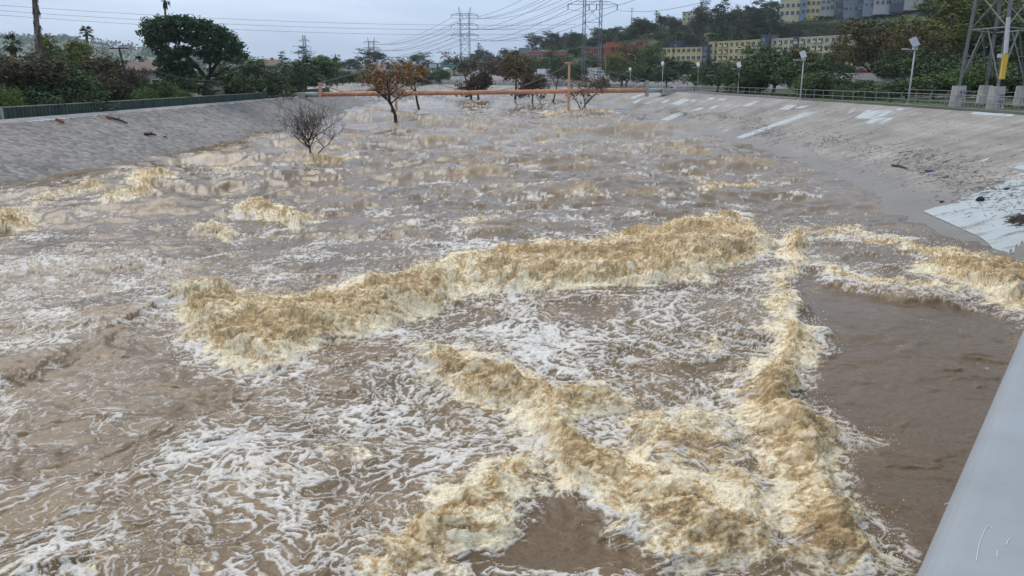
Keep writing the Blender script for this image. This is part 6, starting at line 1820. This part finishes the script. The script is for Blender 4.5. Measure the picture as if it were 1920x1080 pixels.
def stick(p, L_, a_, r_):
    d_ = np.array([math.cos(a_), math.sin(a_), 0]) * L_ / 2
    e0, e1 = p - d_, p + d_
    for e_ in (e0, e1): e_[2] = float(bank_z(e_[0], e_[1], 1)) + r_ + rd.uniform(0, .05)
    n0 = len(sv); w_ = np.array([-math.sin(a_), math.cos(a_), 0]) * r_
    sv.extend([e0 - w_, e0 + w_, e0 + [0, 0, 1.6 * r_], e1 - w_ * .6, e1 + w_ * .6, e1 + [0, 0, 1.0 * r_]]); sf_.extend([[n0, n0 + 1, n0 + 4, n0 + 3], [n0 + 1, n0 + 2, n0 + 5, n0 + 4], [n0 + 2, n0, n0 + 3, n0 + 5]])


for i in range(4600):
    y_ = rd.uniform(33, 135); c, e = by_y(RC, y_), by_y(RE, y_)
    t_ = np.clip(rd.normal(.30 + .04 * math.sin(y_ / 7), .075), .1, .62) if rd.rand() < .88 else rd.uniform(.1, .9)
    dens = gn(np.array([y_ / 5.0]), np.array([t_ * 6]), 33)[0] + .9 * math.exp(-((y_ - 44) / 9) ** 2)
    if rd.rand() > .35 + dens * 1.3: continue
    x_ = e + (c - e) * t_; stick(np.array([x_, y_, 0.0]), rd.uniform(.10, .45) * (1 + (rd.rand() < .04) * 2.0), rd.normal(1.4, .8), rd.uniform(.006, .016))
for i in range(260):
    p = bank_pt(1912 + rd.normal(0, 12), 414 + rd.normal(0, 5), 1); stick(p, rd.uniform(.1, .5), rd.uniform(0, 3), rd.uniform(.008, .016))
tag(link('driftwood_litter', np_mesh('driftwood_litter', np.array(sv), np.array(sf_)), wood), 'line of twigs and driftwood stranded along the concrete bank', 'debris', kind='stuff')
for i in range(150):
    y_ = rd.uniform(32, 80); c, e = by_y(RC, y_), by_y(RE, y_); t_ = np.clip(rd.normal(.28, .1), .05, .7); x_ = e + (c - e) * t_
    lit.box((x_, y_, float(bank_z(x_, y_, 1)) + .04), (rd.uniform(.04, .14), rd.uniform(.04, .14), .05), rd.uniform(0, 3))
tag(lit.build('paper_litter', mat('white_litter', (.55, .55, .53), .7, .2, 5)), 'scraps of white litter caught among the driftwood', 'litter', kind='stuff')

# ------------------------------------------------------------------ the bridge the camera stands on
ra, rb = at_z(1705, 1080, CAMZ - .5), at_z(1921, 600, CAMZ - .5)
bd_ = (rb - ra) / np.linalg.norm(rb - ra); bn_ = np.array([bd_[1], -bd_[0], 0])     # bn_ points onto the deck
brz = math.atan2(bd_[1], bd_[0])
br = empty('bridge_parapet', (ra[0], ra[1], CAMZ - 2.2), brz, 'smooth pale grey painted bridge parapet beam close to the viewer', 'parapet')
bridge_paint = mat('pale_grey_bridge_paint', (.262, .275, .284), .5, .10, 5.0, .03, detail=10)
tz = 1.70
R_ = .035
pf = [(-R_ + R_ * math.sin(math.pi / 2 * (1 - k_ / 6)), -R_ + R_ * math.cos(math.pi / 2 * (1 - k_ / 6))) for k_ in range(7)]
pf += [(-.62 + R_ - R_ * math.sin(math.pi / 2 * k_ / 6), -R_ + R_ * math.cos(math.pi / 2 * k_ / 6)) for k_ in range(7)]
pf += [(-.62, -.24), (0, -.24)]
bm = MB().prism([(-6.0, y_, tz + z_) for y_, z_ in pf], (0, 0, 0), (60, 0, 0)).build('beam', bridge_paint, br)
for i in range(-2, 20):
    MB().box((1.3 + i * 2.6, -.31, .72), (.14, .14, 1.5)).build('post', bridge_paint, br)
MB().box((24, -.31, .55), (60, .06, .08)).box((24, -.31, 1.0), (60, .06, .08)).build('rail', bridge_paint, br)
dk = MB().box((24, -2.2, -.2), (60, 4.2, .4)).build('deck', conc, br)
MB().box((24, -.05, -.65), (60, .3, .5)).build('edge_girder', grey_paint, dk)
# scratches on the beam
sc_m = mat('scratched_paint', (.62, .65, .66), .6, .1, 3)


def on_beam(px, py):
    p = at_z(px, py, CAMZ - .5) - ra; return (float(p @ bd_), float(p[0] * -bd_[1] + p[1] * bd_[0]), tz + .0005)


for st in ([(1830, 1052), (1836, 1020), (1846, 995), (1853, 985), (1862, 992)], [(1869, 1045), (1870, 1032)], [(1886, 1023), (1892, 1010)], [(1770, 946), (1781, 943)], [(1884, 908), (1887, 906)]):
    MB().tube([on_beam(*q_) for q_ in st], .0004, 4).build('scratch', sc_m, bm)

# ------------------------------------------------------------------ damp air
hz = MB().box((0, 3400, 150 - 3), (15500, 8200, 306))
hm2 = bpy.data.materials.new('damp_air'); hm2.use_nodes = True
t = hm2.node_tree; t.nodes.remove(t.nodes['Principled BSDF'])
pv = t.nodes.new('ShaderNodeVolumePrincipled'); pv.inputs['Color'].default_value = (.80, .87, .97, 1); pv.inputs['Density'].default_value = 0.00012; pv.inputs['Anisotropy'].default_value = .2
t.links.new(pv.outputs['Volume'], t.nodes['Material Output'].inputs['Volume'])
hz = hz.build('haze', hm2); tag(hz, 'thin damp haze hanging over the whole valley', 'haze', kind='stuff')
